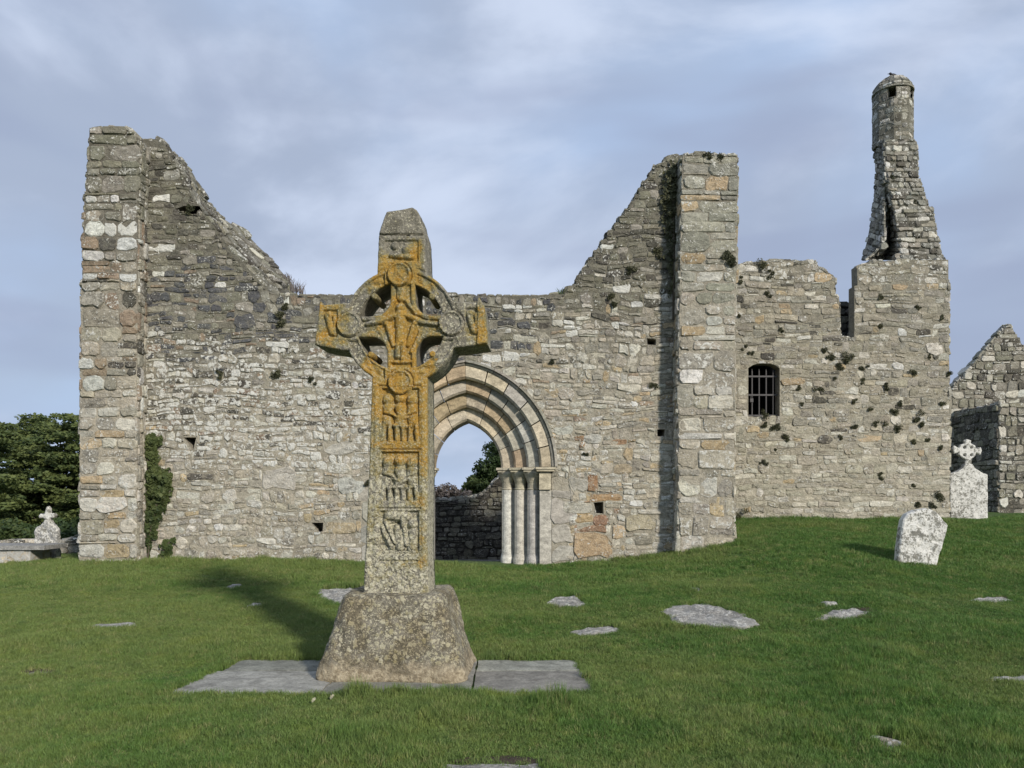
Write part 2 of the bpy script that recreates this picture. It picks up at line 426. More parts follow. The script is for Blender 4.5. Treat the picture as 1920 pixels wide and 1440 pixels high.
def lay(mapf, W, H, cell, wr, hr, tintf, seed, mask=None, proud=(0.005, 0.03), gap=0.008, wamp=0.03, same=0.6, holes=0.0, irr=1.0):
    """stones over a W x H panel; mask(U,V)->bool arrays of panel coordinates. Returns stones [(area, V, F, tint)]"""
    rng = random.Random(seed)
    nx, ny = max(1, int(round(W / cell))), max(1, int(round(H / cell)))
    cu, cv = W / nx, H / ny
    U, Vv = np.meshgrid((np.arange(nx) + .5) * cu, (np.arange(ny) + .5) * cv)
    mk_ = np.ones(U.shape, bool) if mask is None else mask(U, Vv)
    rects = packer(W, H, (cu + cv) / 2, wr, hr, mk_.tolist(), rng, same)
    def warp(u, v):
        s = seed * 3.7
        return (noise.noise((u * 1.1, v * 1.6, s)) * wamp * 0.8 + noise.noise((u * 5, v * 5, s + 9)) * wamp * 0.35,
                noise.noise((u * 0.9, v * 1.3, s + 40)) * wamp * 1.6 + noise.noise((u * 4, v * 4, s + 77)) * wamp * 0.5)
    out = []
    for (i, j, w_, h_) in rects:
        if w_ * cu < 0.03 or h_ * cv < 0.025: continue
        if rng.random() < holes: continue
        V, Fc = stone_mesh(i * cu, j * cv, (i + w_) * cu, (j + h_) * cv, rng, rng.uniform(*proud), gap * rng.uniform(0.3, 1.3), warp, mapf, irr)
        t = tintf(V[-1], rng)
        if t is None: continue
        out.append((w_ * cu * h_ * cv, V, Fc, t))
    return out
def emit(stones, parent, limit=290, mat=None, extra_first=None):
    stones = sorted(stones, key=lambda s: -s[0]); mat = mat or M['wall']
    for a, V, Fc, t in stones[:limit]: mk('stone', V, Fc, mat, parent, tint=t)
    rest = stones[limit:]
    if rest:
        b = MB()
        for a, V, Fc, t in rest: b.add(V, Fc, t)
        b.build('rubble', mat, parent, kind='stuff')
def slab_wall(name, front, back, holes, mat, tint, parent=None, tint_fn=None, **props):
    """solid masonry core between two outlines (lists of 3D points, same count, clockwise as seen); holes=[(pts3D_front, depth or None)]"""
    b = MB(); V = []; Fc = []
    def tess(rings): # rings of 3D points in an XZ-parallel plane
        flat = [[Vector((p[0], p[2], 0)) for p in r] for r in rings]
        return geometry.tessellate_polygon(flat)
    n = len(front)
    fr = [front] + [h[0] for h in holes]
    allv = [p for r in fr for p in r]
    base = 0; V += allv
    for tri in tess(fr): Fc.append(tuple(tri))
    nb = len(V)
    bk = [back] + [[(p[0], back[0][1], p[2]) for p in h[0]] for h in holes if h[1] is None]
    V += [p for r in bk for p in r]
    for tri in tess(bk): Fc.append(tuple(nb + i for i in tri)[::-1])
    for i in range(n):
        k = (i + 1) % n; Fc.append((i, k, nb + k, nb + i))
    o = n; ob = nb + n
    for pts, depth in holes:
        m = len(pts)
        if depth is None:
            for i in range(m): k = (i + 1) % m; Fc.append((o + i, ob + i, ob + k, o + k))
            ob += m
        else:
            s = len(V); V += [(p[0], p[1] + depth, p[2]) for p in pts]
            for i in range(m): k = (i + 1) % m; Fc.append((o + i, s + i, s + k, o + k))
            Fc.append(tuple(range(s, s + m)))
        o += m
    tn = [tint_fn(v) for v in V] if tint_fn else tint
    return mk(name, V, Fc, mat, parent, tint=tn, **props)
def arclen(pts):
    s = [0]
    for a, b in zip(pts[:-1], pts[1:]): s.append(s[-1] + math.dist(a, b))
    return s
def along(pts, s, q):
    L = q * s[-1]
    for i in range(len(s) - 1):
        if L <= s[i + 1] or i == len(s) - 2:
            t = (L - s[i]) / max(1e-9, s[i + 1] - s[i]); a, b = pts[i], pts[i + 1]
            return tuple(a[k] + (b[k] - a[k]) * t for k in range(3))
def strip(A, B, flip=False):
    """mapf, W, H of the patch between polylines A (v=0) and B (v=H), outward side chosen by flip"""
    sa, sb = arclen(A), arclen(B); W = (sa[-1] + sb[-1]) / 2; H = sum(math.dist(a, b) for a, b in zip(A, B)) / len(A)
    def pos(u, v):
        q = min(1.02, max(-.02, u / W)); r = v / H; a = along(A, sa, q); b = along(B, sb, q)
        return Vector(a).lerp(Vector(b), r)
    def mapf(u, v, d):
        p = pos(u, v); e = 0.03
        n = (pos(min(u + e, W), v) - pos(max(u - e, 0), v)).cross(pos(u, v + e) - pos(u, v - e))
        if n.length < 1e-9: return tuple(p)
        n.normalize()
        return tuple(p + n * (d if not flip else -d))
    return mapf, W, H
def refine(px_pts, step, amp, seed):
    rng = random.Random(seed); out = []
    for a, b in zip(px_pts[:-1], px_pts[1:]):
        n = max(1, int(math.dist(a, b) / step))
        for i in range(n):
            t = i / n; j = amp if i else 0
            out.append((a[0] + (b[0] - a[0]) * t + rng.uniform(-j, j), a[1] + (b[1] - a[1]) * t + rng.uniform(-j, j)))
    out.append(px_pts[-1]); return out

def pick(rng, table):
    r = rng.random() * sum(w_ for w_, c in table)
    for w_, c in table:
        r -= w_
        if r <= 0: break
    k = rng.uniform(0.82, 1.18)
    return [max(0, c[0] * k * rng.uniform(.97, 1.03)), c[1] * k, c[2] * k * rng.uniform(.96, 1.04)]
GREY = (0.29, 0.27, 0.22); OLIVE = (0.21, 0.20, 0.15); SLATE = (0.095, 0.096, 0.096); TAN = (0.385, 0.35, 0.275); PALE = (0.50, 0.475, 0.40)
OCHRE = (0.41, 0.325, 0.205); RUST = (0.33, 0.215, 0.13); WHITE = (0.58, 0.57, 0.52); DARK = (0.095, 0.088, 0.072); BRN = (0.27, 0.21, 0.15)
def lerp3(a, b, t): return [a[i] + (b[i] - a[i]) * t for i in range(3)]
def mixed(tA, tB, t): return [(w_ * (1 - t), c) for w_, c in tA] + [(w_ * t, c) for w_, c in tB]
HIGH = [(5, (0.185, 0.175, 0.13)), (1.5, GREY), (2.5, DARK), (.12, WHITE)]
MIDL = [(3.5, SLATE), (2, OLIVE), (2, GREY), (.25, WHITE), (.4, BRN)]
MIX2 = [(2, GREY), (2.3, DARK), (2, TAN), (1.6, PALE), (.35, WHITE), (.7, BRN)]
LOWL = [(3, TAN), (3, PALE), (1.2, GREY), (.45, OCHRE), (.2, WHITE)]
RGT = [(3, TAN), (2.2, GREY), (1.8, PALE), (.4, OCHRE), (.25, WHITE), (.3, BRN)]
WARM = [(2, OCHRE), (1, RUST), (2, TAN), (1.5, PALE)]
def sm(a, b, x): t = min(1, max(0, (x - a) / (b - a))); return t * t * (3 - 2 * t)
def tint_main(p, rng):
    x, y = topx(p); x += rng.uniform(-25, 25); y += rng.uniform(-25, 25)
    L = mixed(HIGH, MIDL, sm(470, 520, y)); L = mixed(L, MIX2, sm(640, 690, y)); L = mixed(L, LOWL, sm(780, 850, y))
    Rr = mixed(HIGH, RGT, sm(500, 640, y)); Rr = mixed(Rr, LOWL, sm(700, 900, y))
    T = mixed(L, Rr, sm(920, 1060, x))
    if 1050 < x < 1185 and 800 < y < 1035: T = mixed(T, WARM, 0.35)
    X, Y_ = topx(p)
    for (a, b_, c_, d_) in ((275, 462, 325, 480), (496, 638, 540, 656), (1148, 534, 1184, 549), (905, 662, 975, 682), (945, 572, 990, 582), (478, 858, 525, 872), (560, 862, 600, 870), (1060, 600, 1085, 630)):
        if a < X < c_ and b_ < Y_ < d_: return (0.66, 0.65, 0.60, 1.0)

    c = pick(rng, T)
    li = rng.uniform(0, 0.45) + 0.25 * sm(500, 900, y) * rng.random()
    if 640 < y < 870 and x < 720: li += 0.42
    return (*c, li)
def tint_pier(p, rng):
    x, y = topx(p)
    if 198 < x < 262 and 410 < y < 436: return (0.66, 0.65, 0.60, 1.0)
    T = mixed([(4, OLIVE), (3, GREY), (.3, WHITE)], [(2, GREY), (2, BRN), (2, TAN), (.8, DARK), (.9, WHITE)], sm(380, 430, y))
    T = mixed(T, [(3, TAN), (3, PALE), (.4, OCHRE), (1, GREY)], sm(700, 780, y))
    return (*pick(rng, T), rng.uniform(0.1, 0.6))
def tint_butt(p, rng):
    x, y = topx(p)
    T = mixed([(4, (0.31, 0.30, 0.24)), (2, GREY), (.5, OCHRE)], [(2, GREY), (2, PALE), (2, TAN), (.35, OCHRE), (.2, WHITE)], sm(480, 650, y))
    return (*pick(rng, T), rng.uniform(0.1, 0.6))
def tint_wing(p, rng):
    x, y = topx(p)
    T = [(4, (0.33, 0.30, 0.23)), (3, GREY), (1.2, PALE), (.25, OCHRE), (.4, DARK), (.1, WHITE)]
    T = mixed(T, [(3, (0.40, 0.37, 0.29)), (2, (0.35, 0.325, 0.255)), (1, PALE), (.2, OCHRE)], sm(720, 900, y))
    return (*pick(rng, T), rng.uniform(0.0, 0.42) + (0.3 if y < 530 else 0))
def tint_turret(p, rng):
    return (*pick(rng, [(4, (0.215, 0.21, 0.18)), (2, GREY), (1, DARK), (.8, PALE), (.3, WHITE)]), rng.uniform(0.15, 0.6))
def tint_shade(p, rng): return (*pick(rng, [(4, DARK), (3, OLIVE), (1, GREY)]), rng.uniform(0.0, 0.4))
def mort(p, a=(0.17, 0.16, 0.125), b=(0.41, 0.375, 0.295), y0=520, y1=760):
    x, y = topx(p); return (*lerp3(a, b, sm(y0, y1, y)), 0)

# ---------- doorway geometry constants (front face Y = 14.4 -> 100 px per metre)
YW = 14.4
DX = -0.87; ZS = 2.14
ORD = [(1.39, 1.61, 1.665, 1.91, 14.385, 14.80), (1.15, 1.385, 1.43, 1.66, 14.55, 14.95), (0.908, 1.145, 1.167, 1.425, 14.70, 15.10), (0.66, 0.903, 0.92, 1.162, 14.85, 15.50)]
def arc(w_, h_, t):
    Rr = (w_ * w_ + h_ * h_) / (2 * w_); th = math.asin(min(1, h_ / Rr)) * t
    return (w_ - Rr + Rr * math.cos(th), Rr * math.sin(th))
def door_outline(w_, h_, zb, Y, n=14):
    pts = [(DX - w_, Y, zb), (DX - w_, Y, ZS)]
    for i in range(1, n): x, z = arc(w_, h_, i / n); pts.append((DX - x, Y, ZS + z))
    pts.append((DX, Y, ZS + h_))
    for i in range(n - 1, 0, -1): x, z = arc(w_, h_, i / n); pts.append((DX + x, Y, ZS + z))
    pts += [(DX + w_, Y, ZS), (DX + w_, Y, zb)]
    return pts
ZB = -0.25
# ---------- west gable wall
topL = refine([(262, 262), (298, 262), (312, 276), (328, 305), (345, 335), (372, 385), (400, 422), (430, 467), (470, 510), (500, 545), (523, 553)], 14, 3.0, 1)
topM = refine([(523, 553), (640, 554), (800, 553), (920, 554), (1058, 552)], 22, 2.0, 2)
def stairs(pts):
    out = []
    rng = random.Random(7)
    for a, b in zip(pts[:-1], pts[1:]):
        n = max(1, round(abs(b[1] - a[1]) / 15))
        for i in range(n):
            x0 = a[0] + (b[0] - a[0]) * i / n; x1 = a[0] + (b[0] - a[0]) * (i + 1) / n
            y0 = a[1] + (b[1] - a[1]) * i / n; y1 = a[1] + (b[1] - a[1]) * (i + 1) / n
            out += [(x0 + rng.uniform(-1, 1), y0), (x0 + rng.uniform(1.0, 3.5), y1 + rng.uniform(2, 4)), (x0 + (x1 - x0) * .8, y1 + rng.uniform(-1, 1))]
    out.append(pts[-1]); return out
topR = stairs([(1058, 552), (1080, 535), (1100, 500), (1126, 466), (1150, 430), (1180, 390), (1205, 350), (1226, 322), (1246, 306), (1284, 290)])
top = topL + topM[1:] + topR[1:]
zb_px = lambda Y: HY - (ZB - EYE) / Y * F
front = [P(x, y, YW) for x, y in top]
back = []
for i, (x, y) in enumerate(top):
    lift = 0.30 * sm(340, 430, x) * (1 - sm(512, 523, x)) if i < len(topL) else 0
    p = P(x, y, YW); back.append((p[0] + lift * 0.6, YW + 1.1, p[2] + lift * 1.35))
x0, x1 = front[0][0], front[-1][0]
frontO = front + [(x1, YW, ZB), ]
backO = back + [(x1, YW + 1.1, ZB)]
# the doorway breaks the bottom edge, so it is part of the outline
do = door_outline(1.612, 1.912, ZB, YW)[::-1]
frontO += do; backO += [(p[0], YW + 1.1, p[2]) for p in do]
frontO += [(x0, YW, ZB)]; backO += [(x0, YW + 1.1, ZB)]
def hpoly(pts, Y): return [P(x, y, Y) for x, y in pts]
HOLES = [[(344, 820), (368, 820), (362, 846), (352, 832)], [(584, 980), (606, 980), (605, 999), (594, 998)], [(1213, 634), (1230, 636), (1230, 647), (1214, 646)],
         [(1232, 805), (1247, 805), (1246, 820), (1233, 819)], [(1113, 942), (1131, 941), (1132, 963), (1118, 962)], [(325, 393), (345, 386), (374, 386), (368, 402), (348, 401)],
         [(1180, 650), (1180, 650), (1180, 650)][:0]]
HOLES = [h for h in HOLES if h]
holes3 = [(hpoly(h, YW), 0.45) for h in HOLES]
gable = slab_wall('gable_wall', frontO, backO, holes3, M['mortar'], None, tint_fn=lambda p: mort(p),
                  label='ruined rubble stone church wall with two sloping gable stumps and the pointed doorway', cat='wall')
frontPx = [topx(p) for p in frontO]
def main_mask(U, Vv):
    X = U + x0; Z = Vv + ZB
    px = CX + X / YW * F; py = HY - (Z - EYE) / YW * F
    m = inpoly(px, py, frontPx) & inpoly(px, py - 2.5, frontPx)
    m &= ~((px > 262) & (px < 1280) & (py < 535) & (np.abs(px - 800) > 2000))
    for h in HOLES: m &= sdpoly(px, py, h) > 2.2
    m &= ~((px > 1283) | (px < 256))
    m &= py < 1075
    # dressed quoins beside the doorway are laid separately
    m &= ~((px > 1034) & (px < 1067) & (py > 893)) & ~((px > 678) & (px < 706) & (py > 893))
    return m
BIG = [(1076, 1004, 1150, 1042, (0.37, 0.275, 0.17)), (1084, 983, 1136, 1002, (0.26, 0.165, 0.105)), (1106, 926, 1166, 940, (0.36, 0.24, 0.13)), (1078, 964, 1112, 981, (0.44, 0.33, 0.19)), (1112, 964, 1140, 984, (0.28, 0.17, 0.11)),
       (1056, 944, 1112, 962, (0.42, 0.40, 0.33)), (1070, 897, 1102, 925, (0.40, 0.38, 0.32)), (1104, 890, 1118, 922, (0.30, 0.18, 0.10)), (494, 878, 551, 921, (0.46, 0.43, 0.37)), (606, 826, 664, 850, (0.44, 0.42, 0.36)), (440, 588, 478, 612, (0.10, 0.10, 0.10)), (634, 895, 684, 925, (0.42, 0.42, 0.37)),
       (500, 640, 541, 652, (0.66, 0.65, 0.6)), (1040, 799, 1076, 815, (0.42, 0.42, 0.36)), (1150, 870, 1185, 886, (0.35, 0.29, 0.2)), (1095, 815, 1128, 831, (0.42, 0.41, 0.36)), (1176, 965, 1228, 1000, (0.38, 0.34, 0.24)), (570, 960, 584, 978, (0.4, 0.33, 0.2)), (610, 982, 668, 1000, (0.42, 0.35, 0.23)), (352, 888, 400, 900, (0.12, 0.11, 0.09)), (905, 663, 940, 680, (.66, .65, .6)), (943, 660, 974, 676, (.66, .65, .6)), (1150, 535, 1181, 548, (.66, .65, .6)), (275, 461, 298, 471, (.66, .65, .6)), (300, 462, 322, 473, (.62, .61, .57))]
rbg = random.Random(77); big_st = []
_mm = main_mask
def main_mask(U, Vv):
    m = _mm(U, Vv); X = U + x0; Z = Vv + ZB; px = CX + X / YW * F; py = HY - (Z - EYE) / YW * F
    for (a, b_, c_, d_, t_) in BIG: m &= ~((px > a) & (px < c_) & (py > b_) & (py < d_))
    return m
for (a, b_, c_, d_, t_) in BIG:
    V, Fc = stone_mesh((a - CX) / 100 - .01, EYE + (HY - d_) / 100 - .01, (c_ - CX) / 100 + .01, EYE + (HY - b_) / 100 + .01, rbg, rbg.uniform(.008, .024), .004, lambda u, v: (0, 0), lambda u, v, d: (u, YW - d, v), 1.2)
    big_st.append((5, V, Fc, (*t_, 1.0 if t_[0] > .6 else .25)))
st = big_st + lay(lambda u, v, d: (u + x0, YW - d, v + ZB), x1 - x0, 8.4, 0.033, (4, 12), (3, 7), tint_main, 11, main_mask, proud=(0.000, 0.024), gap=0.006, same=0.35, irr=1.35, wamp=0.06)
# caps and broken core on the outline
def strip_idx(i0, i1, **kw):
    A = frontO[i0:i1]; B = backO[i0:i1]
    return strip(A, B, flip=kw.pop('flip', False))
nL, nM = len(topL), len(topM)
for (a, b, cell, pr, sd_) in ((0, nL, 0.066, (0.01, 0.075), 21), (nL - 1, nL + nM - 1, 0.05, (0.015, 0.05), 22), (nL + nM - 2, len(front), 0.055, (0.015, 0.045), 23)):
    mf, W, H = strip(frontO[a:b], backO[a:b], flip=False)
    st += lay(mf, W, H, cell, (2, 5), (2, 4), (lambda p, r: (*pick(r, [(4, (0.19, 0.18, 0.145)), (3, OLIVE), (2, DARK), (.5, PALE)]), r.uniform(.15, .55))), sd_, proud=pr, wamp=0.02, gap=0.005)
# a few notable big stones are covered by the random laying; white patches
emit(st, gable, 290)
# quoins of the doorway
rq = random.Random(5)
quo = []
def flat_block(X0, X1, Y, z0, z1, proud, rng, tint, bev=0.012):
    return stone_mesh(X0, z0, X1, z1, rng, proud, 0.004, lambda u, v: (0, 0), lambda u, v, d: (u, Y - d, v))
for side in (1, -1):
    z = ZB + 0.3
    for h_ in (0.30, 0.36, 0.40, 0.42, 0.22, 0.2):
        if z > 1.70: break
        a = DX + side * 1.61; b = a + side * rq.uniform(0.30, 0.5)
        V, Fc = flat_block(min(a, b), max(a, b), YW, z, min(z + h_, 1.72), 0.012, rq, None)
        mk('quoin', V, Fc, M['ashlar'], gable, tint=(*pick(rq, [(1, (0.38, 0.36, 0.30))]), 0.1)); z += h_

# ---------- doorway (part) with voussoirs, shafts, capitals (sub-parts)
core = MB()
def vous(w0, w1, h0, h1, Y0, Y1, t0, t1, side, prof=None, n=3, ch=0.045):
    V = []; Fc = []
    prof = prof or [(0, Y1), (0, Y0 + ch), (0.16, Y0), (1, Y0), (1, Y1)]
    m = len(prof)
    for i in range(n + 1):
        t = t0 + (t1 - t0) * i / n
        a = arc(w0, h0, t); b = arc(w1, h1, t)
        for q, y in prof:
            x = a[0] + (b[0] - a[0]) * q; z = a[1] + (b[1] - a[1]) * q
            V.append((DX + side * x, y, ZS + z))
    for i in range(n):
        for k in range(m):
            f = (i * m + k, i * m + (k + 1) % m, (i + 1) * m + (k + 1) % m, (i + 1) * m + k)
            Fc.append(f if side > 0 else f[::-1])
    Fc.append(tuple(range(m)) if side < 0 else tuple(range(m))[::-1]); c = tuple(n * m + k for k in range(m)); Fc.append(c if side > 0 else c[::-1])
    return V, Fc
# jamb blocks: stepped reveals under each order
for side in (1, -1):
    for k, (w0, w1, h0, h1, Y0, Y1) in enumerate(ORD):
        if k == 0: a, b = 1.39, 1.608; core.box(*sorted((DX + side * a, DX + side * b)), YW - 0.004, YW + 0.2, ZB, ZS - 0.43, (0.43, 0.405, 0.345, 0)); continue
        core.box(*sorted((DX + side * (w0 + 0.02), DX + side * (w1 + 0.222))), Y0 + 0.02, Y0 + 0.17 if k < 3 else 15.48, ZB, ZS - 0.43, (0.38, 0.36, 0.31, 0))
    core.box(*sorted((DX + side * 0.93, DX + side * 1.60)), 15.03, 15.47, ZB, ZS - 0.02, (0.3, 0.28, 0.24, 0))
    core.box(*sorted((DX + side * 1.16, DX + side * 1.60)), 14.82, 15.03, ZS - 0.43, ZS - 0.02, (0.3, 0.28, 0.24, 0))
door = core.build('doorway', M['ashlar'], gable)
rv = random.Random(3)
VT = [(3, (0.46, 0.40, 0.29)), (2, (0.42, 0.38, 0.30)), (1.5, (0.43, 0.34, 0.215)), (.7, (0.38, 0.36, 0.31)), (.8, (0.37, 0.285, 0.20))]
for k, (w0, w1, h0, h1, Y0, Y1) in enumerate(ORD):
    nv = (6, 5, 5, 4)[k]
    for side in (1, -1):
        cuts = [0.0]
        for i in range(1, nv): cuts.append((i + rv.uniform(-.18, .18)) / nv)
        cuts.append(1.0)
        for a, b in zip(cuts[:-1], cuts[1:]):
            V, Fc = vous(w0, w1, h0, h1, Y0, Y1, a + 0.004, b - (0.004 if b < 1 else 0.001), side)
            mk('voussoir', V, Fc, M['ashlar'], door, tint=(*pick(rv, VT), 0))
for side in (1, -1):   # hood mould
    for i in range(5):
        prof = [(0.05, 14.40), (0.05, 14.36), (0.35, 14.335), (0.45, 14.355), (0.55, 14.30), (0.95, 14.295), (1.0, 14.31), (1.0, 14.40)]
        V, Fc = vous(1.61, 1.725, 1.91, 2.0, 0, 0, i / 5 + .003, (i + 1) / 5 - .002, side, prof, 4)
        mk('hood_stone', V, Fc, M['ashlar'], door, tint=(*pick(rv, [(1, (0.31, 0.29, 0.24))]), 0.1))
def lathe(cx, cy, prof, n=20, t=None):
    V = []; Fc = []
    for r, z in prof:
        for k in range(n): a = 2 * math.pi * k / n; V.append((cx + r * math.cos(a), cy + r * math.sin(a), z))
    for i in range(len(prof) - 1):
        for k in range(n): Fc.append((i * n + k, i * n + (k + 1) % n, (i + 1) * n + (k + 1) % n, (i + 1) * n + k))
    Fc.append(tuple(range(n))[::-1]); Fc.append(tuple((len(prof) - 1) * n + k for k in range(n)))
    return V, Fc
for side in (1, -1):
    for k, (w0, w1, h0, h1, Y0, Y1) in enumerate(ORD):
        zc = ZS - 0.42
        if k == 0:
            cx0, cx1 = sorted((DX + side * 1.36, DX + side * 1.62)); yb = YW
            b = MB(); b.box(cx0 + .02, cx1 - .02, yb - .05, yb + .2, zc, zc + 0.31); b.box(cx0 + .03, cx1 - .03, yb - .03, yb + .18, zc + 0.31, zc + 0.34)
            b.box(cx0 - .03, cx1 + .04, yb - .12, yb + .25, zc + 0.34, zc + 0.375); b.box(cx0 - .05, cx1 + .07, yb - .14, yb + .28, zc + 0.377, zc + 0.418)
            b.build('capital', M['ashlar'], door, tint=None) if False else mk('capital', b.v, b.f, M['ashlar'], door, tint=(0.45, 0.40, 0.29, 0))
            continue
        cx = DX + side * (w0 + 0.125); cy = Y0 + 0.075
        z0 = ZB; zg = 0.36
        prof = [(0.142, z0), (0.142, zg + .02), (0.132, zg + .07), (0.116, zg + .13), (0.112, zg + .24), (0.112, zg + .62), (0.107, zg + .626), (0.112, zg + .632), (0.112, zg + 1.02), (0.107, zg + 1.026), (0.112, zg + 1.032), (0.112, zc)]
        V, Fc = lathe(cx, cy, prof); mk('jamb_shaft', V, Fc, M['ashlar'], door, smooth=False, tint=(*pick(rv, [(1, (0.50, 0.475, 0.42))]), 0))
        prof = [(0.112, zc - .005), (0.122, zc + .012), (0.106, zc + .03), (0.108, zc + .12), (0.135, zc + .2), (0.175, zc + .28), (0.188, zc + .315), (0.188, zc + .335)]
        V, Fc = lathe(cx, cy, prof); b = MB(); b.add(V, Fc)
        b.box(cx - .19, cx + .19, cy - .17, cy + .2, zc + 0.335, zc + 0.37); b.box(cx - .215 - .001 * k, cx + .215 + .001 * k, cy - .195, cy + .2, zc + 0.372 + .001 * k, zc + 0.418 + .001 * k)
        mk('capital', b.v, b.f, M['ashlar'], door, tint=(*pick(rv, [(1, (0.43, 0.385, 0.29))]), 0))

# ---------- generic buttress box (part) with stone sub-parts
def buttress(outl, Yf, Yb, tintf, seed, cell, wr, hr, proud, mcol, sideproud=(0.01, 0.05)):
    """outl: px outline left side bottom->top, across, right side top->bottom, as three lists"""
    Lf, Tf, Rf = outl
    Lr, Tr, Rr = refine(Lf, 26, 1.0, seed), refine(Tf, 12, 1.2, seed + 1), refine(Rf, 26, 1.0, seed + 2)
    poly = Lr + Tr[1:] + Rr[1:]
    fr = [P(x, y, Yf) for x, y in poly]; bk = [(p[0], Yb, p[2]) for p in fr]
    core = slab_wall('buttress', fr, bk, [], M['mortar'], None, gable, tint_fn=mcol)
    xs = [p[0] for p in fr]; zs = [p[2] for p in fr]; X0, X1, Z0, Z1 = min(xs), max(xs), min(zs), max(zs)
    def mask(U, Vv):
        px = CX + (U + X0) / Yf * F; py = HY - (Vv + Z0 - EYE) / Yf * F
        return inpoly(px, py, poly)
    s = lay(lambda u, v, d: (u + X0, Yf - d, v + Z0), X1 - X0, Z1 - Z0, cell, wr, hr, tintf, seed, mask, proud=proud, gap=0.008, wamp=0.022, same=0.8, irr=0.75)
    n1, n2 = len(Lr), len(Lr) + len(Tr) - 1
    for a, b in ((0, n1), (n1 - 1, n2), (n2 - 1, len(fr))):
        mf, W, H = strip(fr[a:b], bk[a:b], flip=False)
        s += lay(mf, W, H, cell, (3, 9), hr if a else (3, 6), tintf, seed + 9 + a, proud=sideproud, gap=0.006, wamp=0.015)
    emit(s, core, 290); return core
# left corner pier (face to px 258) and right buttress
buttress(([(150, 1075), (150, 760), (153, 560), (158, 380), (165, 300), (168, 240)], [(168, 240), (205, 238), (240, 240), (252, 250), (262, 262)], [(262, 262), (258, 400), (257, 700), (257, 1075)]),
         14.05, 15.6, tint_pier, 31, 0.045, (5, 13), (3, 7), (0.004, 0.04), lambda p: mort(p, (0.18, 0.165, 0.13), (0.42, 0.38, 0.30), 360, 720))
buttress(([(1272, 1060), (1273, 700), (1277, 400), (1280, 292)], [(1280, 292), (1312, 284), (1345, 291), (1383, 290)], [(1383, 290), (1381, 500), (1377, 760), (1376, 1040)]),
         13.99, 15.6, tint_butt, 41, 0.045, (6, 16), (3, 9), (0.003, 0.026), lambda p: mort(p, (0.26, 0.24, 0.19), (0.40, 0.365, 0.29), 300, 600))

for xa_, xb_, h_ in ((-7.95, -7.2, 4.2), (3.32, 4.0, 4.6)):
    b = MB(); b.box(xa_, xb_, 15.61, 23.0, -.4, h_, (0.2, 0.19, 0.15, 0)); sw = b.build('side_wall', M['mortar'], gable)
    xi, sg = (xb_, 1) if xa_ < 0 else (xa_, -1)
    s = lay((lambda u, v, d: (xi + sg * d, 15.61 + (u if sg < 0 else 7.39 - u), v - .4)) if sg > 0 else (lambda u, v, d: (xi - d, 23.0 - u, v - .4)), 7.39, h_ + .4, .09, (3, 7), (2, 4), tint_shade, 47 + sg, proud=(.01, .05))
    emit(s, sw, 0)
# ---------- far nave wall seen through the doorway
fw = refine([(700, 952), (815, 940), (860, 936), (905, 928), (930, 900), (950, 880), (1000, 872), (1060, 870)], 14, 3, 51)
Yn = 23.0
fr = [P(x, y, Yn) for x, y in fw]; fr += [(fr[-1][0], Yn, -0.5), (fr[0][0], Yn, -0.5)]; bk = [(p[0], Yn + 0.8, p[2]) for p in fr]
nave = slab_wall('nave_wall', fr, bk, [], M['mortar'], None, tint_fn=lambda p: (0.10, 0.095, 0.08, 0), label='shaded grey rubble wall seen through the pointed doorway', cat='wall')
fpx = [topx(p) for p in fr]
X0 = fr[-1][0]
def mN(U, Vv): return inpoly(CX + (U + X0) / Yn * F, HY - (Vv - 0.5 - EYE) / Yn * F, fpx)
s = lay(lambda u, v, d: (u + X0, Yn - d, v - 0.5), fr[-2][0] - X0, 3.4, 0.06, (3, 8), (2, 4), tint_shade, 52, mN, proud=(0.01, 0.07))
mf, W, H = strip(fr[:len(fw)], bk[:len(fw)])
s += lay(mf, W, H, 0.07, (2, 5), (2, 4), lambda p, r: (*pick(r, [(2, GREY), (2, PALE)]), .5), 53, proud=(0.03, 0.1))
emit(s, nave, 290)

# ---------- wing with barred window and stair turret
YV = 17.5
wt = refine([(1240, 520), (1376, 500), (1400, 493), (1440, 489), (1490, 489), (1530, 489), (1534, 501), (1552, 510), (1566, 521), (1567, 552), (1574, 562)], 13, 1.6, 61)
wt += [(1575, 632), (1602, 633), (1602, 536), (1608, 535), (1607, 498)]
wt2 = refine([(1607, 498), (1640, 490), (1700, 488), (1778, 487)], 14, 1.2, 62)
poly = [(1240, 1020)] + wt + wt2[1:] + [(1780, 700), (1780, 1020)]
fr = [P(x, y, YV) for x, y in poly]; bk = [(p[0], YV + 0.30, p[2]) for p in fr]
WIN = [(1403, 782), (1403, 690), (1412, 684), (1424, 681), (1441, 681), (1453, 684), (1462, 690), (1462, 782)]
whs = [(hpoly(WIN, YV), None)]
SH = [(1448, 722), (1516, 1057)][:0]
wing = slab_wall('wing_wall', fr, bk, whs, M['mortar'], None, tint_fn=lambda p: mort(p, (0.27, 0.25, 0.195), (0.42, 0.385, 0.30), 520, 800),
                 label='tall roofless stone wing on the right with the barred window and broken top', cat='building')
X0, Z0 = fr[0][0], fr[0][2]
def mW(U, Vv):
    px = CX + (U + X0) / YV * F; py = HY - (Vv + Z0 - EYE) / YV * F
    return inpoly(px, py, poly) & (sdpoly(px, py, WIN) > 1.0) & (px > 1290)
s = lay(lambda u, v, d: (u + X0, YV - d, v + Z0), fr[-1][0] - X0, fr[len(poly) - 3][2] - Z0, 0.040, (4, 12), (3, 6), tint_wing, 63, mW, proud=(0.000, 0.02), gap=0.006, same=0.5, irr=1.2, wamp=0.05)
nW = len(wt)
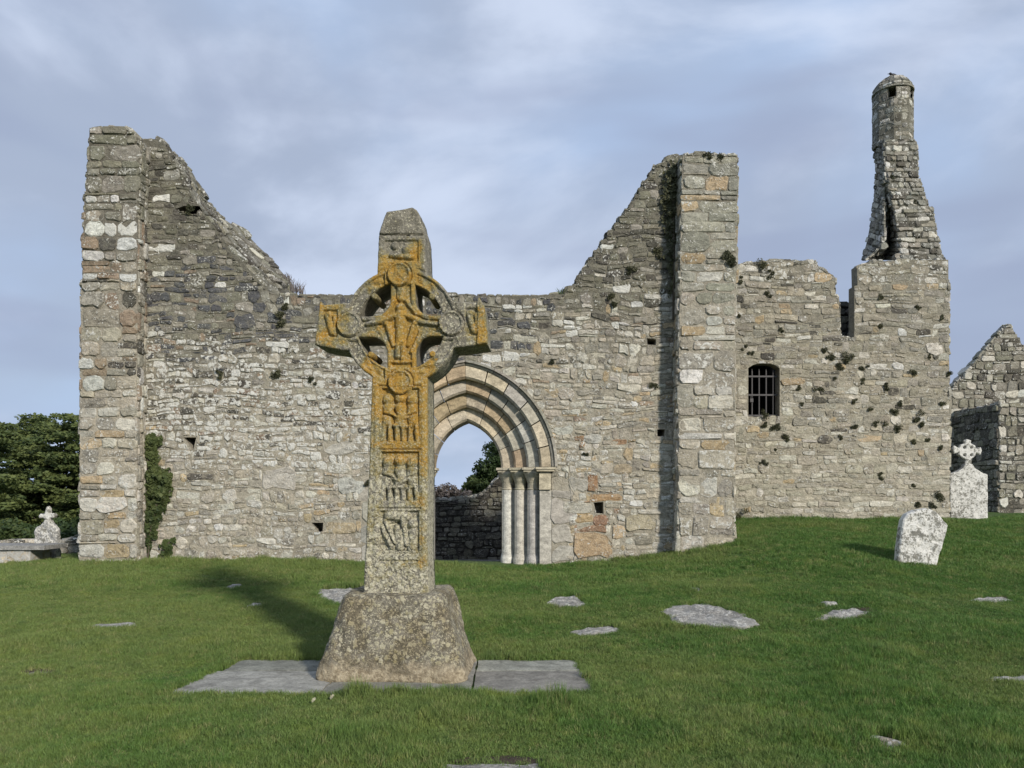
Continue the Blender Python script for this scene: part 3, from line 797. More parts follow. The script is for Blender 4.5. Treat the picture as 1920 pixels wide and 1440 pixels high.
for a, b in ((1, nW - 4), (nW - 5, nW - 3), (nW - 4, nW - 2), (nW, len(poly) - 2), (len(poly) - 3, len(poly))):
    mf, W, H = strip(fr[a:b], bk[a:b])
    s += lay(mf, W, H, 0.06, (3, 7), (3, 6), tint_turret if a != len(poly) - 3 else tint_wing, 64 + a, proud=(0.01, 0.06), wamp=0.015)
emit(s, wing, 290)
# room behind; its near-black tint paints the darkness into window and slot
rb = MB()
xw0, xw1 = fr[0][0] + .3, fr[-1][0] - 0.05
ztop = P(0, 566, 19.6)[2]
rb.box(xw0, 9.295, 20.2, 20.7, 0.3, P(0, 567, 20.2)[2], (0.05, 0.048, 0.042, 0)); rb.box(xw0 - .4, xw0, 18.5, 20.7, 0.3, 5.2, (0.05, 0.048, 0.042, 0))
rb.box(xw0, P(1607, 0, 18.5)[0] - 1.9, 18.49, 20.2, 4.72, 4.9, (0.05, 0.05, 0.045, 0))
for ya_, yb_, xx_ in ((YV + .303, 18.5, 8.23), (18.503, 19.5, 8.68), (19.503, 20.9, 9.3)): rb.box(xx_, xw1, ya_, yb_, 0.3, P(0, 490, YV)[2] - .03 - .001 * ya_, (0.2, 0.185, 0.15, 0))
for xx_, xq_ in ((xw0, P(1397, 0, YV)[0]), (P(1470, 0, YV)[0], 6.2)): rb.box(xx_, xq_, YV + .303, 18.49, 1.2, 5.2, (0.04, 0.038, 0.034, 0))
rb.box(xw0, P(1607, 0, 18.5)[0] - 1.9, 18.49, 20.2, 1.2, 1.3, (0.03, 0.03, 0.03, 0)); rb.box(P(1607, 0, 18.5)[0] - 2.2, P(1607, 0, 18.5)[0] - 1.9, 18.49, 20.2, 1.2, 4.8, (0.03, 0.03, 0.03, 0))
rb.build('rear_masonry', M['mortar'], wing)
xr = P(1575, 0, 20.2)[0]
s = lay(lambda u, v, d: (u + xr - 1.2, 20.2 - d, v + 4.8), 2.0, P(0, 566, 20.2)[2] - 4.8, 0.07, (3, 7), (2, 5), tint_shade, 69, proud=(0.02, 0.09))
emit(s, bpy.data.objects['rear_masonry'], 60)
# window: frame and bars
wf = MB()
k = YV / F
wx0, wz0 = P(1403, 782, YV)[0], P(0, 782, YV)[2]; wx1, wz1 = P(1462, 0, YV)[0], P(0, 690, YV)[2]
wf.box(wx0 + .003, wx1 - .003, YV + .10, YV + .5, wz0 - .0, wz0 + .025)
win = mk('window', wf.v, wf.f, M['wall'], wing, tint=(0.3, 0.28, 0.22, 0.3))
for i in range(4):
    x = P(1414 + i * 13.3, 0, YV)[0]; b = MB()
    b.tube([(x, YV + .16, wz0 - .0), (x, YV + .16, wz1 - .06)], 0.018, 8)
    b.tube([(x, YV + .16, wz1 - .06), (x, YV + .16, wz1 + .01)], [0.018, 0.003], 8); b.build('bar', M['iron'], win)
for py in (704, 739, 778):
    z = P(0, py, YV)[2]; b = MB(); b.box(wx0 - .0, wx1 + .0, YV + .135, YV + .185, z - .018, z + .018); b.build('crossbar', M['iron'], win)
b = MB(); lx = P(1412, 0, YV)[0]; lz = P(0, 748, YV)[2]
b.box(lx - .035, lx + .035, YV + .09, YV + .135, lz - .06, lz + .02); b.tube([(lx - .022, YV + .11, lz + .02), (lx - .02, YV + .11, lz + .07), (lx + .02, YV + .11, lz + .07), (lx + .022, YV + .11, lz + .02)], 0.008, 6)
b.build('padlock', M['iron'], win)
rt = random.Random(8); vx = []
# ---------- stair turret
TY = 18.75
tur = empty('turret', P(1690, 488, TY), label='slender broken stair turret with a domed cap above the right end of the wing', cat='turret')
rows = [ # y, left, hollow left, hollow deep, hollow right, right ; depth of the hollow fades upwards
    (488, 1617, 1622, 1662, 1688, 1768, 1.05), (474, 1620, 1640, 1664, 1687, 1764, 1.0), (455, 1625, 1656, 1667, 1685, 1760, 0.95), (430, 1630, 1658, 1669, 1682, 1754, 0.75), (405, 1634, 1658, 1667, 1678, 1750, 0.55),
    (385, 1637, 1657, 1664, 1673, 1738, 0.35), (350, 1641, 1657, 1660, 1664, 1728, 0.08), (330, 1643, 1656, 1658, 1662, 1721, 0.03), (300, 1640, 1655, 1657, 1660, 1720, 0.02), (272, 1640, 1655, 1657, 1660, 1719, 0.02), (262, 1646, 1656, 1657, 1660, 1712, 0.02)]
cols = [[], [], [], [], [], [], []]
for (y, a, b_, c_, d_, e_, dep) in rows:
    h_ = (488 - y) / 226.0
    yl = 19.35 - 0.3 * h_; yf = 18.15 + 0.12 * h_
    for q, (px_, yy) in enumerate(((a, yl), (b_, yf + .12), (c_, yf + .1 + dep), (d_, yf), (e_, yf + .15), (e_ - 4, yl + .1), (a + 3, yl + .12))):
        cols[q].append(P(px_, y, yy))
def patch_core(A, B, mb, t=(0.13, 0.125, 0.10, 0)):
    n = len(A); mb.add(list(A) + list(B), [(i, n + i, n + i + 1, i + 1) for i in range(n - 1)], t)
tb = MB(); s = []
for q in range(6):
    A, B = cols[q], cols[q + 1]
    patch_core(A, B, tb)
    sA, sB = arclen(A), arclen(B)
    mf, W, H = strip(A, B, flip=True)     # u runs up, v across
    mfs = (lambda m_: (lambda u, v, d: m_(v, u, d)))(mf)
    s += lay(mfs, H, W, 0.05, (3, 6), (2, 3), tint_turret, 80 + q, proud=(0.0, 0.05), wamp=0.015, gap=0.004)
tb.add([c[0] for c in cols[:5]] + [cols[5][0]], [(0, 1, 2, 3, 4, 5)], (0.1, 0.1, 0.09, 0))
tb.add([cols[0][-1], cols[1][-1], cols[3][-1], cols[4][-1], cols[5][-1]], [(0, 1, 2, 3, 4)], (0.2, 0.19, 0.16, 0))
low = tb.build('turret_base', M['mortar'], tur)
for px_, py_, w_, h_, yy in ((1711, 388, 34, 11, 18.45), (1722, 466, 26, 16, 18.4), (1745, 448, 26, 16, 18.42), (1736, 394, 28, 12, 18.5), (1700, 272, 36, 12, 18.45), (1662, 342, 18, 7, 18.25), (1752, 480, 30, 12, 18.4), (1690, 480, 30, 14, 18.2), (1657, 462, 18, 16, 18.3)):
    a = P(px_ - w_ / 2, py_ + h_ / 2, yy); b_ = P(px_ + w_ / 2, py_ - h_ / 2, yy); rr = random.Random(px_)
    V, Fc = stone_mesh(a[0], a[2], b_[0], b_[2], rr, 0.05, 0.0, lambda u, v: (0, 0), lambda u, v, d: (u, yy - d * 1.6 + .03, v))
    s.append((9, V, Fc, tint_turret(V[-1], rr)))
emit(s, low, 290)
# octagonal shaft
tcx, tcy, tr = P(1674, 0, 18.8)[0], 18.8, 0.445
zt0, zt1 = P(0, 276, 18.8)[2], P(0, 184, 18.8)[2]
def octr(a): # octagon with softened corners
    s_ = math.pi / 4; b_ = ((a + s_ / 2) % s_) - s_ / 2
    return (0.05 + 0.95 * math.cos(s_ / 2) / math.cos(b_)) * 1.03
def cyl(u, v, d):
    a = u / tr; r_ = (tr + d) * octr(a); return (tcx + r_ * math.sin(a), tcy - r_ * math.cos(a), zt0 + v)
WA = [(-0.73, -0.26), (0.62, 1.0)]; wz0t, wz1t = P(0, 197, 18.8)[2] - zt0, P(0, 177, 18.8)[2] - zt0
Ht = P(0, 176, 18.8)[2] - zt0
def mT(U, Vv):
    a = U / tr; a = np.where(a > math.pi, a - 2 * math.pi, a); m = np.ones(U.shape, bool)
    for lo, hi in WA: m &= ~((a > lo) & (a < hi) & (Vv > wz0t))
    return m
s = lay(cyl, 2 * math.pi * tr, Ht, 0.045, (3, 9), (2, 4), tint_turret, 91, mT, proud=(0.000, 0.010), gap=0.004, wamp=0.012)
V = []; Fc = []; na = 64; nz = 24
for ring_r in (tr, tr - 0.14):
    for j in range(nz + 1):
        for i in range(na):
            a = 2 * math.pi * i / na; r_ = ring_r * octr(a); V.append((tcx + r_ * math.sin(a), tcy - r_ * math.cos(a), zt0 + Ht * j / nz))
for q in (0, 1):
    o_ = q * (nz + 1) * na
    for j in range(nz):
        for i in range(na):
            a = 2 * math.pi * (i + .5) / na; a = a - 2 * math.pi if a > math.pi else a
            if Ht * (j + .5) / nz > wz0t and any(lo < a < hi for lo, hi in WA): continue
            f = (o_ + j * na + i, o_ + j * na + (i + 1) % na, o_ + (j + 1) * na + (i + 1) % na, o_ + (j + 1) * na + i)
            Fc.append(f if q == 0 else f[::-1])
Fc.append(tuple(range(na))[::-1])
shaft = mk('turret_shaft', V, Fc, M['mortar'], tur, tint=(0.2, 0.19, 0.15, 0))
emit(s, shaft, 290)
# dome
zd0 = zt0 + Ht; zd1 = P(0, 147, 18.8)[2]
def domer(q): return 0.43 * max(0.0, 1 - max(0.0, q) ** 1.9) ** 0.62 + 0.02 * (1 - q)
V = []; Fc = []; nd = 12; na = 32
for j in range(nd + 1):
    q = j / nd
    for i in range(na):
        a = 2 * math.pi * i / na; r_ = max(0.05, domer(q)) * octr(a); V.append((tcx + r_ * math.sin(a), tcy - r_ * math.cos(a), zd0 + (zd1 - zd0) * q))
for j in range(nd):
    for i in range(na): Fc.append((j * na + i, j * na + (i + 1) % na, (j + 1) * na + (i + 1) % na, (j + 1) * na + i))
Fc.append(tuple(range(na))[::-1]); Fc.append(tuple(nd * na + i for i in range(na)))
dome = mk('dome', V, Fc, M['mortar'], tur, tint=(0.22, 0.21, 0.17, 0))
b = MB(); b.tube([(tcx, tcy, zd0 - .02), (tcx, tcy, zd0 + .02)], 0.475, 24); mk('dome_cornice', b.v, b.f, M['wall'], tur, tint=(0.26, 0.25, 0.2, 0.4))
def dm(u, v, d):
    q = min(0.97, v / (zd1 - zd0) / 1.15); a = u / 0.46; r_ = (max(0.03, domer(q)) + d * .8) * octr(a)
    return (tcx + r_ * math.sin(a), tcy - r_ * math.cos(a), zd0 + .03 + (zd1 - zd0) * q + d * .5)
s = lay(dm, 2 * math.pi * .46, (zd1 - zd0) * 1.08, 0.045, (3, 6), (2, 3), tint_turret, 95, proud=(0.005, 0.03), gap=0.004, wamp=0.01)
emit(s, dome, 200)
b = MB()
def ellip(c, r, n=10, m=7, tilt=0.0):
    V = []; Fc = []
    for j in range(m + 1):
        th = math.pi * j / m
        for i in range(n):
            ph = 2 * math.pi * i / n; x, y, z = r[0] * math.cos(th), r[1] * math.sin(th) * math.cos(ph), r[2] * math.sin(th) * math.sin(ph)
            x, z = x * math.cos(tilt) - z * math.sin(tilt), x * math.sin(tilt) + z * math.cos(tilt)
            V.append((c[0] + x, c[1] + y, c[2] + z))
    for j in range(m):
        for i in range(n): Fc.append((j * n + i, j * n + (i + 1) % n, (j + 1) * n + (i + 1) % n, (j + 1) * n + i))
    return V, Fc
cz = zd1 + .01
b.add(*ellip((tcx + .02, tcy, cz + .055), (.095, .048, .05), tilt=-.25)); b.add(*ellip((tcx - .06, tcy, cz + .105), (.034, .028, .03)))
b.tube([(tcx - .085, tcy, cz + .103), (tcx - .135, tcy, cz + .095)], [.012, .002], 6)
b.tube([(tcx + .08, tcy, cz + .04), (tcx + .19, tcy, cz + .0)], [.03, .016], 6)
b.tube([(tcx, tcy - .015, cz - .03), (tcx, tcy - .015, cz + .03)], .006, 5); b.tube([(tcx + .02, tcy + .015, cz - .03), (tcx + .02, tcy + .015, cz + .03)], .006, 5)
b.build('crow', M['feather'], smooth=True, label='black bird perched on the tip of the turret dome', cat='bird')

# ---------- far ruined gable on the right
YG = 26.0
gt = refine([(1745, 790), (1785, 730), (1838, 669), (1891, 607), (1908, 632), (1925, 656), (1985, 730), (2035, 800)], 13, 1.6, 101)
poly = [(1745, 1010)] + gt + [(2035, 1010)]
fr = [P(x, y, YG) for x, y in poly]; bk = [(p[0], YG + 0.4, p[2]) for p in fr]
ruin = slab_wall('ruined_chapel', fr, bk, [], M['mortar'], None, tint_fn=lambda p: (0.2, 0.185, 0.15, 0), label='far gabled stone ruin at the right edge behind the white cross headstone', cat='building')
X0, Z0 = fr[0][0], fr[0][2]
tg = lambda p, r: (*pick(r, [(3, GREY), (2, OLIVE), (1.5, PALE), (1, DARK), (.3, WHITE)]), r.uniform(.1, .6))
s = lay(lambda u, v, d: (u + X0, YG - d, v + Z0), fr[-1][0] - X0, P(0, 600, YG)[2] - Z0, 0.07, (3, 8), (2, 5), tg, 102,
        lambda U, Vv: inpoly(CX + (U + X0) / YG * F, HY - (Vv + Z0 - EYE) / YG * F, poly), proud=(0.01, 0.05), same=0.7)
mf, W, H = strip(fr[1:-1], bk[1:-1]); s += lay(mf, W, H, 0.08, (3, 6), (3, 6), tg, 103, proud=(0.02, 0.08))
emit(s, ruin, 290)
XW = P(1872, 0, 23.6)[0]
cr = MB()
zt = P(0, 758, 23.6)[2]
V0 = [(XW, 23.6, 0.5), (XW + .95, 23.6, 0.5), (XW + .95, 25.99, 0.5), (XW, 25.99, 0.5), (XW, 23.6, zt), (XW + .95, 23.6, zt + .1), (XW + .95, 25.99, zt + .2), (XW, 25.99, zt + .05)]
cr.add(V0, [(0, 3, 2, 1), (4, 5, 6, 7), (0, 1, 5, 4), (1, 2, 6, 5), (2, 3, 7, 6), (3, 0, 4, 7)], (0.13, 0.125, 0.105, 0))
side = cr.build('side_wall', M['mortar'], ruin)
s = lay(lambda u, v, d: (XW - d, 25.99 - u, v + .5), 2.39, zt - .5, 0.065, (3, 8), (2, 5), tint_shade, 104, proud=(0.01, 0.06))
s += lay(lambda u, v, d: (XW + u, 23.6 - d, v + .5), .95, zt - .45, 0.065, (3, 8), (2, 5), tg, 105, proud=(0.01, 0.05))
s += lay(lambda u, v, d: (XW + u, 23.6 + v, zt + d), .95, 2.39, 0.08, (3, 6), (3, 6), tg, 106, proud=(0.02, 0.1))
emit(s, side, 290)
cr = MB(); XE = P(1906, 0, 26)[0] + .55
cr.box(XE, XE + 1.5, 24.2, 25.985, .5, P(0, 790, 25)[2], (0.13, 0.125, 0.105, 0)); porch = cr.build('side_wall', M['mortar'], ruin)
s = lay(lambda u, v, d: (XE - d, 25.98 - u, v + .5), 1.75, P(0, 790, 25)[2] - .5, 0.065, (3, 8), (2, 5), tint_shade, 107, proud=(0.01, 0.06)); emit(s, porch, 100)

# ------------------------------------------------------------------ high cross
YC = 6.75; KC = YC / F; TC = 0.40
CXW = (751 - CX) * KC; CYW = YC + TC / 2; gz = 0.0
cross = empty('high_cross', (CXW, CYW, 0.0), rot=R(-3.2), label='tall carved ringed stone cross with orange lichen standing on its sloping base', cat='cross')
ORG[cross.name] = (CXW, CYW, 0.0)
STEP = 1.3
def cross_sdf(x, y):
    capo = [(712, 439), (716, 424), (723, 404), (727, 396), (745, 394), (764, 391), (775, 388.5), (783, 394), (788, 400), (791, 414), (796, 428), (798, 441)]
    sh = [(709, 512), (712, 439), (798, 441), (801, 512), (802, 560), (803, 700), (803, 712), (804, 900), (803, 1040), (806, 1120), (684, 1120), (684, 1080), (688, 1000), (693, 900), (699, 712), (700, 560)]
    arms = [(601, 563), (603, 570), (690, 563), (812, 563), (896, 569), (901, 560), (910, 573), (914, 600), (917, 646), (865, 652), (640, 655), (600, 647), (590, 645), (596, 600)]
    d = np.minimum(sdpoly(x, y, capo), sdpoly(x, y, sh)); d = np.minimum(d, sdpoly(x, y, arms))
    r = np.hypot(x - 753, y - 611)
    d = np.minimum(d, r - 108.5)
    dx = np.where(y < 611, np.abs(x - 757.5) - 23.0, np.abs(x - 755) - 27.0); dy = np.where(y < 611, 592 - y, y - 631.0)
    rr = 31.0; a = rr - dx; b_ = rr - dy
    q = np.where((a > 0) & (b_ > 0), np.hypot(a, b_) - rr, np.maximum(-dx, -dy))
    hole = np.maximum(r - 82.5, q)
    return np.maximum(d, -hole) + 0.5 * fbm(x * .09, y * .09, 0, 3, 31)
def cap_sd(x, y, p, q):
    ex, ey = q[0] - p[0], q[1] - p[1]; L = ex * ex + ey * ey + 1e-9
    t = np.clip(((x - p[0]) * ex + (y - p[1]) * ey) / L, 0, 1); return np.hypot(x - p[0] - t * ex, y - p[1] - t * ey)
def relief(x, y, S):
    Z = np.zeros_like(x); r = np.hypot(x - 753, y - 611)
    sst = lambda a, b_, v: np.clip((v - a) / (b_ - a), 0, 1) ** 2 * (3 - 2 * np.clip((v - a) / (b_ - a), 0, 1))
    def dome(d, rad, h): return h * np.sqrt(np.clip(1 - (d / rad) ** 2, 0, 1))
    # ring: sunk band between two raised rims
    ang = (np.abs(x - 753) > 30) & (np.abs(y - 611) > 26)
    ringz = np.where(r > 78, -0.028 + 0.020 * sst(101, 104, r) + 0.014 * (1 - sst(84, 88, r)), 0)
    Z += np.where(ang & (r < 112), ringz, 0)
    # diagonal knot pattern on the ring
    Z += np.where(ang & (r > 87) & (r < 100), 0.006 * np.sin(np.arctan2(y - 611, x - 753) * 22 + r * .35), 0)
    # arm and centre fields sunk inside a border that follows the edges
    head = (y > 470) & (y < 705)
    fld = sst(6.5, 9.0, -S)
    inner = (r < 80)
    Z += np.where(inner, -0.026 * fld, 0)
    fig = np.full(x.shape, 0.0)
    def add(d, rad, h, base=-0.026):
        nonlocal Z
        h = -base + (h + base) * .62 if h > -base else h
        d = d + 1.1 * fbm(x * .16, y * .16, 0, 3, 19)
        Z = np.maximum(Z, np.where(d < rad, base + dome(d, rad, h), -9))
    # crucifixion
    add(cap_sd(x, y, (753, 588), (753, 608)), 11, .050); add(np.hypot((x - 753) / 1.0, (y - 576) / 1.15), 8.5, .056)
    add(cap_sd(x, y, (753, 606), (752, 640)), 9, .046); add(cap_sd(x, y, (748, 640), (747, 668)), 5.5, .042); add(cap_sd(x, y, (758, 640), (757, 672)), 5.5, .042)
    add(cap_sd(x, y, (745, 590), (714, 602)), 5.5, .046); add(cap_sd(x, y, (714, 602), (690, 606)), 5, .04); add(cap_sd(x, y, (762, 590), (796, 604)), 5.5, .046); add(cap_sd(x, y, (796, 604), (822, 608)), 5, .04)
    for sx in (-1, 1):
        add(cap_sd(x, y, (753 + sx * 24, 612), (753 + sx * 14, 646)), 5, .036); add(np.hypot(x - (753 + sx * 27), y - 606), 5.5, .042)
        add(cap_sd(x, y, (753 + sx * 38, 622), (753 + sx * 20, 660)), 3.6, .03)
        add(cap_sd(x, y, (753 + sx * 10, 563), (753 + sx * 30, 588)), 3.6, .034); add(cap_sd(x, y, (753 + sx * 30, 588), (753 + sx * 66, 596)), 3.6, .034)
    add(cap_sd(x, y, (731, 678), (776, 678)), 3.5, .032); add(cap_sd(x, y, (753, 536), (753, 558)), 8, .036)
    # arm ends
    for (xa, xb, s_) in ((604, 634, -1), (874, 900, 1)):
        f = (x > xa) & (x < xb) & (y > 578) & (y < 632)
        d = np.minimum(np.minimum(x - xa, xb - x), np.minimum(y - 578, 632 - y)); Z = np.where(f, -0.024 * sst(0, 3, d), Z)
        xm = (xa + xb) / 2
        add(cap_sd(x, y, (xm - 6, 588), (xm + 4, 622)), 6, .036, -.024); add(np.hypot(x - xm + 2, y - 588), 7, .042, -.024); add(cap_sd(x, y, (xm + 8, 590), (xm + 9, 625)), 3.5, .03, -.024)
    Z += np.where((x > 898) & (y > 555) & (y < 650), 0.018, 0) + np.where((x < 601) & (y > 555) & (y < 650), 0.014, 0)
    # upper arm panel
    f = (y > 447) & (y < 488); d = np.minimum(np.minimum(x - 722, 788 - x), np.minimum(y - 449, 492 - y)); Z = np.where((d > 0), -0.02 * sst(0, 3, d), Z)
    add(np.hypot(x - 742, y - 460), 8, .034, -.02); add(np.hypot(x - 764, y - 468), 9, .034, -.02); add(cap_sd(x, y, (736, 478), (776, 482)), 5, .03, -.02)
    Z -= 0.016 * np.exp(-((y - (439 + (x - 712) * .02)) / 1.5) ** 2)
    # shaft panels
    for (x0_, x1_, y0_, y1_) in ((716, 789, 727, 829), (715, 789, 846, 940), (713, 789, 957, 1036)):
        d = np.minimum(np.minimum(x - x0_, x1_ - x), np.minimum(y - y0_, y1_ - y))
        Z = np.where(d > 0, -0.030 * sst(0, 3, d), Z)
        Z = Z - np.where((y > y0_ - 5.5) & (y < y0_ - 2.5) & (x > x0_ - 4) & (x < x1_ + 4), .02, 0)
    for xl in (706.5, 795.5): Z += np.where((y > 722) & (y < 1045), 0.008 * np.exp(-((x - xl) / 3.5) ** 2), 0)
    for k_, (yh, ym, yb_) in enumerate(((748, 790, 826), (866, 905, 936))):
        for j_, xh in enumerate((729, 752, 775)):
            xh -= k_; hy = yh + (2 if j_ == 2 else -2 if j_ == 1 else 0)
            add(np.hypot(x - xh, (y - hy) / 1.12), 10.5, .062, -.03)
            add(cap_sd(x, y, (xh, yh + 16), (xh + (j_ - 1) * 2, ym)), 10.5, .048, -.03)
            for s_ in (-1, 1): add(cap_sd(x, y, (xh + s_ * 5 + (j_ - 1) * 2, ym), (xh + s_ * 7 + (j_ - 1) * 3, yb_)), 5, .04, -.03)
        add(cap_sd(x, y, (733, yh + 26), (752, yh + 36)), 4.5, .056, -.03); add(cap_sd(x, y, (774, yh + 24), (757, yh + 38)), 4.5, .056, -.03)
        add(cap_sd(x, y, (742, ym + 8), (763, ym + 8)), 5, .046, -.03)
        for q0, q1 in (((720, ym - 14), (739, ym - 9)), ((764, ym - 9), (782, ym - 15)), ((727, ym + 14), (726, yb_ - 4)), ((737, ym + 12), (741, yb_ - 2)), ((773, ym + 12), (779, yb_ - 4)), ((762, ym + 16), (761, yb_ - 2)), ((741, yh + 20), (746, yh + 30))):
            Z -= np.where(cap_sd(x, y, q0, q1) < 2.3, .03 * (1 - cap_sd(x, y, q0, q1) / 2.3), 0)
    add(cap_sd(x, y, (716, 985), (736, 1026)), 5, .04, -.03); add(cap_sd(x, y, (723, 976), (742, 1018)), 4, .04, -.03); add(cap_sd(x, y, (730, 966), (764, 968)), 9, .046, -.03)
    add(np.hypot(x - 776, y - 982), 9.5, .058, -.03); add(cap_sd(x, y, (777, 998), (775, 1028)), 9, .044, -.03); add(cap_sd(x, y, (748, 992), (752, 1026)), 9, .036, -.03)
    add(cap_sd(x, y, (757, 975), (764, 1020)), 5, .046, -.03)
    Z -= np.where(cap_sd(x, y, (732, 984), (748, 980)) < 2.5, .025, 0) + np.where(cap_sd(x, y, (748, 980), (752, 990)) < 2.5, .025, 0)
    Z -= 0.02 * np.exp(-((y - 1052) / 1.6) ** 2) * ((x > 712) & (x < 786)) + 0.016 * np.exp(-((y - 1038) / 1.5) ** 2) * ((x > 712) & (x < 786))
    # roundels stand proud with a sunk ring round them
    for cx_, cy_, rr_ in ((751, 514, 21.5), (656, 607, 22.5), (849, 607, 22.5), (753, 716, 22.5)):
        d = np.hypot(x - cx_, y - cy_)
        Z = np.where(d < rr_ + 3, np.where(d < rr_, 0.018 + 0.010 * (d > rr_ - 4) - 0.004 * (d < rr_ - 5) + .007 * fbm(x * .16, y * .16, 0, 3, 66) * (d < rr_ - 5), -.016), Z)
    er = 0.5 + 0.5 * sst(700, 1050, y)
    Z += 0.0055 * fbm(x * .11, y * .11, 0, 4, 3) * er * 1.6 + 0.004 * vnoise(x * .45, y * .45, 0, 8) * er
    Z += np.where(y > 1052, 0.012 * fbm(x * .13, y * .13, 0, 3, 12), 0)
    Z -= np.where(S > -3.0, 0.010 * (1 + S / 3.0) ** 2, 0)           # worn edges
    return Z
def cross_tint(x, y):
    """weathering: base stone colour and how much orange lichen (own mapped shapes)"""
    n = fbm(x * .035, y * .035, 0, 4, 77); n2 = fbm(x * .12, y * .12, 0, 3, 78)
    o = np.zeros_like(x)
    r = np.hypot(x - 753, y - 611)
    g_ = lambda cx_, cy_, sx, sy: np.exp(-((x - cx_) / sx) ** 2 - ((y - cy_) / sy) ** 2)
    o += 0.95 * g_(753, 622, 88, 62) + .6 * g_(753, 540, 40, 60) + 0.9 * g_(754, 706, 80, 28) + 0.9 * g_(752, 765, 50, 45) + .75 * g_(795, 770, 12, 80) + .5 * g_(752, 838, 50, 12) + .35 * g_(760, 850, 60, 60)
    o += 0.7 * g_(615, 600, 32, 50) + .75 * g_(905, 615, 16, 55) + 0.7 * g_(722, 500, 18, 45) + 0.75 * g_(786, 480, 12, 40) + .4 * g_(880, 600, 12, 35) + .4 * g_(795, 1000, 8, 70) + .3 * g_(760, 1060, 50, 10)
    o += .5 * g_(700, 530, 30, 20) + .5 * g_(820, 530, 25, 18) + .45 * g_(690, 700, 25, 25)
    o += .30 * np.clip((y - 700) / 60, 0, 1) * (1 - np.clip((y - 930) / 170, 0, 1)) + .5 * g_(700, 680, 34, 34) + .4 * g_(800, 690, 34, 30)
    o -= .8 * g_(849, 607, 24, 24) + .5 * g_(668, 612, 14, 18) + .7 * g_(850, 555, 22, 45) + .5 * g_(840, 665, 25, 18) + .55 * g_(678, 560, 30, 32) + .35 * g_(740, 465, 14, 25) + .6 * g_(674, 665, 16, 30) + .4 * g_(727, 630, 8, 20) + .5 * g_(760, 415, 50, 22)
    return np.clip(o * .92 + 0.55 * n + 0.30 * n2, 0, 1)
def cross_mat(vs=36, b2k=1.0):
    m, t, b = newmat('cross_sandstone')
    pos = nn(t, 'ShaderNodeTexCoord').outputs['Object']
    og = nn(t, 'ShaderNodeAttribute', attribute_name='orange').outputs['Fac']; cr_ = nn(t, 'ShaderNodeAttribute', attribute_name='crust').outputs['Fac']
    n1 = noisen(t, pos, 9, 6, 0.65, 0.4); n2 = noisen(t, pos, 55, 5, 0.7); n3 = noisen(t, pos, 26, 5, 0.6, 0.6); n4 = noisen(t, pos, 130, 3, 0.6)
    base = mixc(t, maprange(t, n1, 0.35, 0.65), (0.15, 0.138, 0.105), (0.27, 0.25, 0.20))
    base = mixc(t, 1.0, base, maprange(t, n2, 0.3, 0.7, 0.6, 1.3, False), 'MULTIPLY')
    # cream crust lichen in roundish blotches
    vo = t.nodes.new('ShaderNodeTexVoronoi'); vo.inputs['Scale'].default_value = vs; vo.inputs['Randomness'].default_value = 1
    wv = t.nodes.new('ShaderNodeVectorMath'); wv.operation = 'MULTIPLY_ADD'
    nz_ = t.nodes.new('ShaderNodeTexNoise'); nz_.inputs['Scale'].default_value = 40; t.links.new(pos, nz_.inputs['Vector'])
    t.links.new(nz_.outputs['Color'], wv.inputs[0]); wv.inputs[1].default_value = (.035, .035, .035); t.links.new(pos, wv.inputs[2]); t.links.new(wv.outputs[0], vo.inputs['Vector'])
    blot = mathn(t, 'SUBTRACT', 1.0, maprange(t, vo.outputs['Distance'], 0.0, 0.75, 0, 1, False))
    sel = nn(t, 'ShaderNodeSeparateColor'); t.links.new(vo.outputs['Color'], sel.inputs[0])
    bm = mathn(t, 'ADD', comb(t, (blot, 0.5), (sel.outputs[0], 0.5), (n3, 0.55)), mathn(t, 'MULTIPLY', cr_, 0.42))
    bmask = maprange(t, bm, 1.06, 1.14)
    cream = mixc(t, sel.outputs[1], (0.36, 0.33, 0.20), (0.56, 0.53, 0.40))
    col = mixc(t, mathn(t, 'MULTIPLY', bmask, 0.9), base, cream)
    v2 = t.nodes.new('ShaderNodeTexVoronoi'); v2.inputs['Scale'].default_value = 85; t.links.new(wv.outputs[0], v2.inputs['Vector'])
    s2 = nn(t, 'ShaderNodeSeparateColor'); t.links.new(v2.outputs['Color'], s2.inputs[0])
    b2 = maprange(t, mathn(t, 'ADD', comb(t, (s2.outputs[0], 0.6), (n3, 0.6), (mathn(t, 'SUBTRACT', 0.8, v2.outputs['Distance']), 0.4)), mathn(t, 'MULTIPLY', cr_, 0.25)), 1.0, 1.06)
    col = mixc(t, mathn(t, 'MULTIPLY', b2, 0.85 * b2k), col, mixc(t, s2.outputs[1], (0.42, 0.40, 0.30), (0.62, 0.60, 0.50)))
    om = mathn(t, 'ADD', og, comb(t, (n3, 0.85), (n2, 0.6)))
    om = mathn(t, 'SUBTRACT', om, 0.77)
    olive = maprange(t, om, 0.05, 0.45, 0, 0.8)
    col = mixc(t, olive, col, mixc(t, 1.0, (0.24, 0.20, 0.075), maprange(t, n2, 0.3, 0.7, 0.6, 1.3, False), 'MULTIPLY'))
    omask = maprange(t, om, 0.36, 0.74, 0, 0.92)
    orange = mixc(t, maprange(t, n1, 0.35, 0.65), (0.41, 0.225, 0.035), (0.37, 0.25, 0.07))
    orange = mixc(t, 1.0, orange, maprange(t, n2, 0.3, 0.7, 0.62, 1.2, False), 'MULTIPLY')
    col = mixc(t, omask, col, orange)
    col = mixc(t, mathn(t, 'MULTIPLY', b2, 0.5), col, (0.50, 0.46, 0.32))
    col = mixc(t, maprange(t, n3, 0.60, 0.68, 0, 0.5), col, (0.24, 0.225, 0.17))
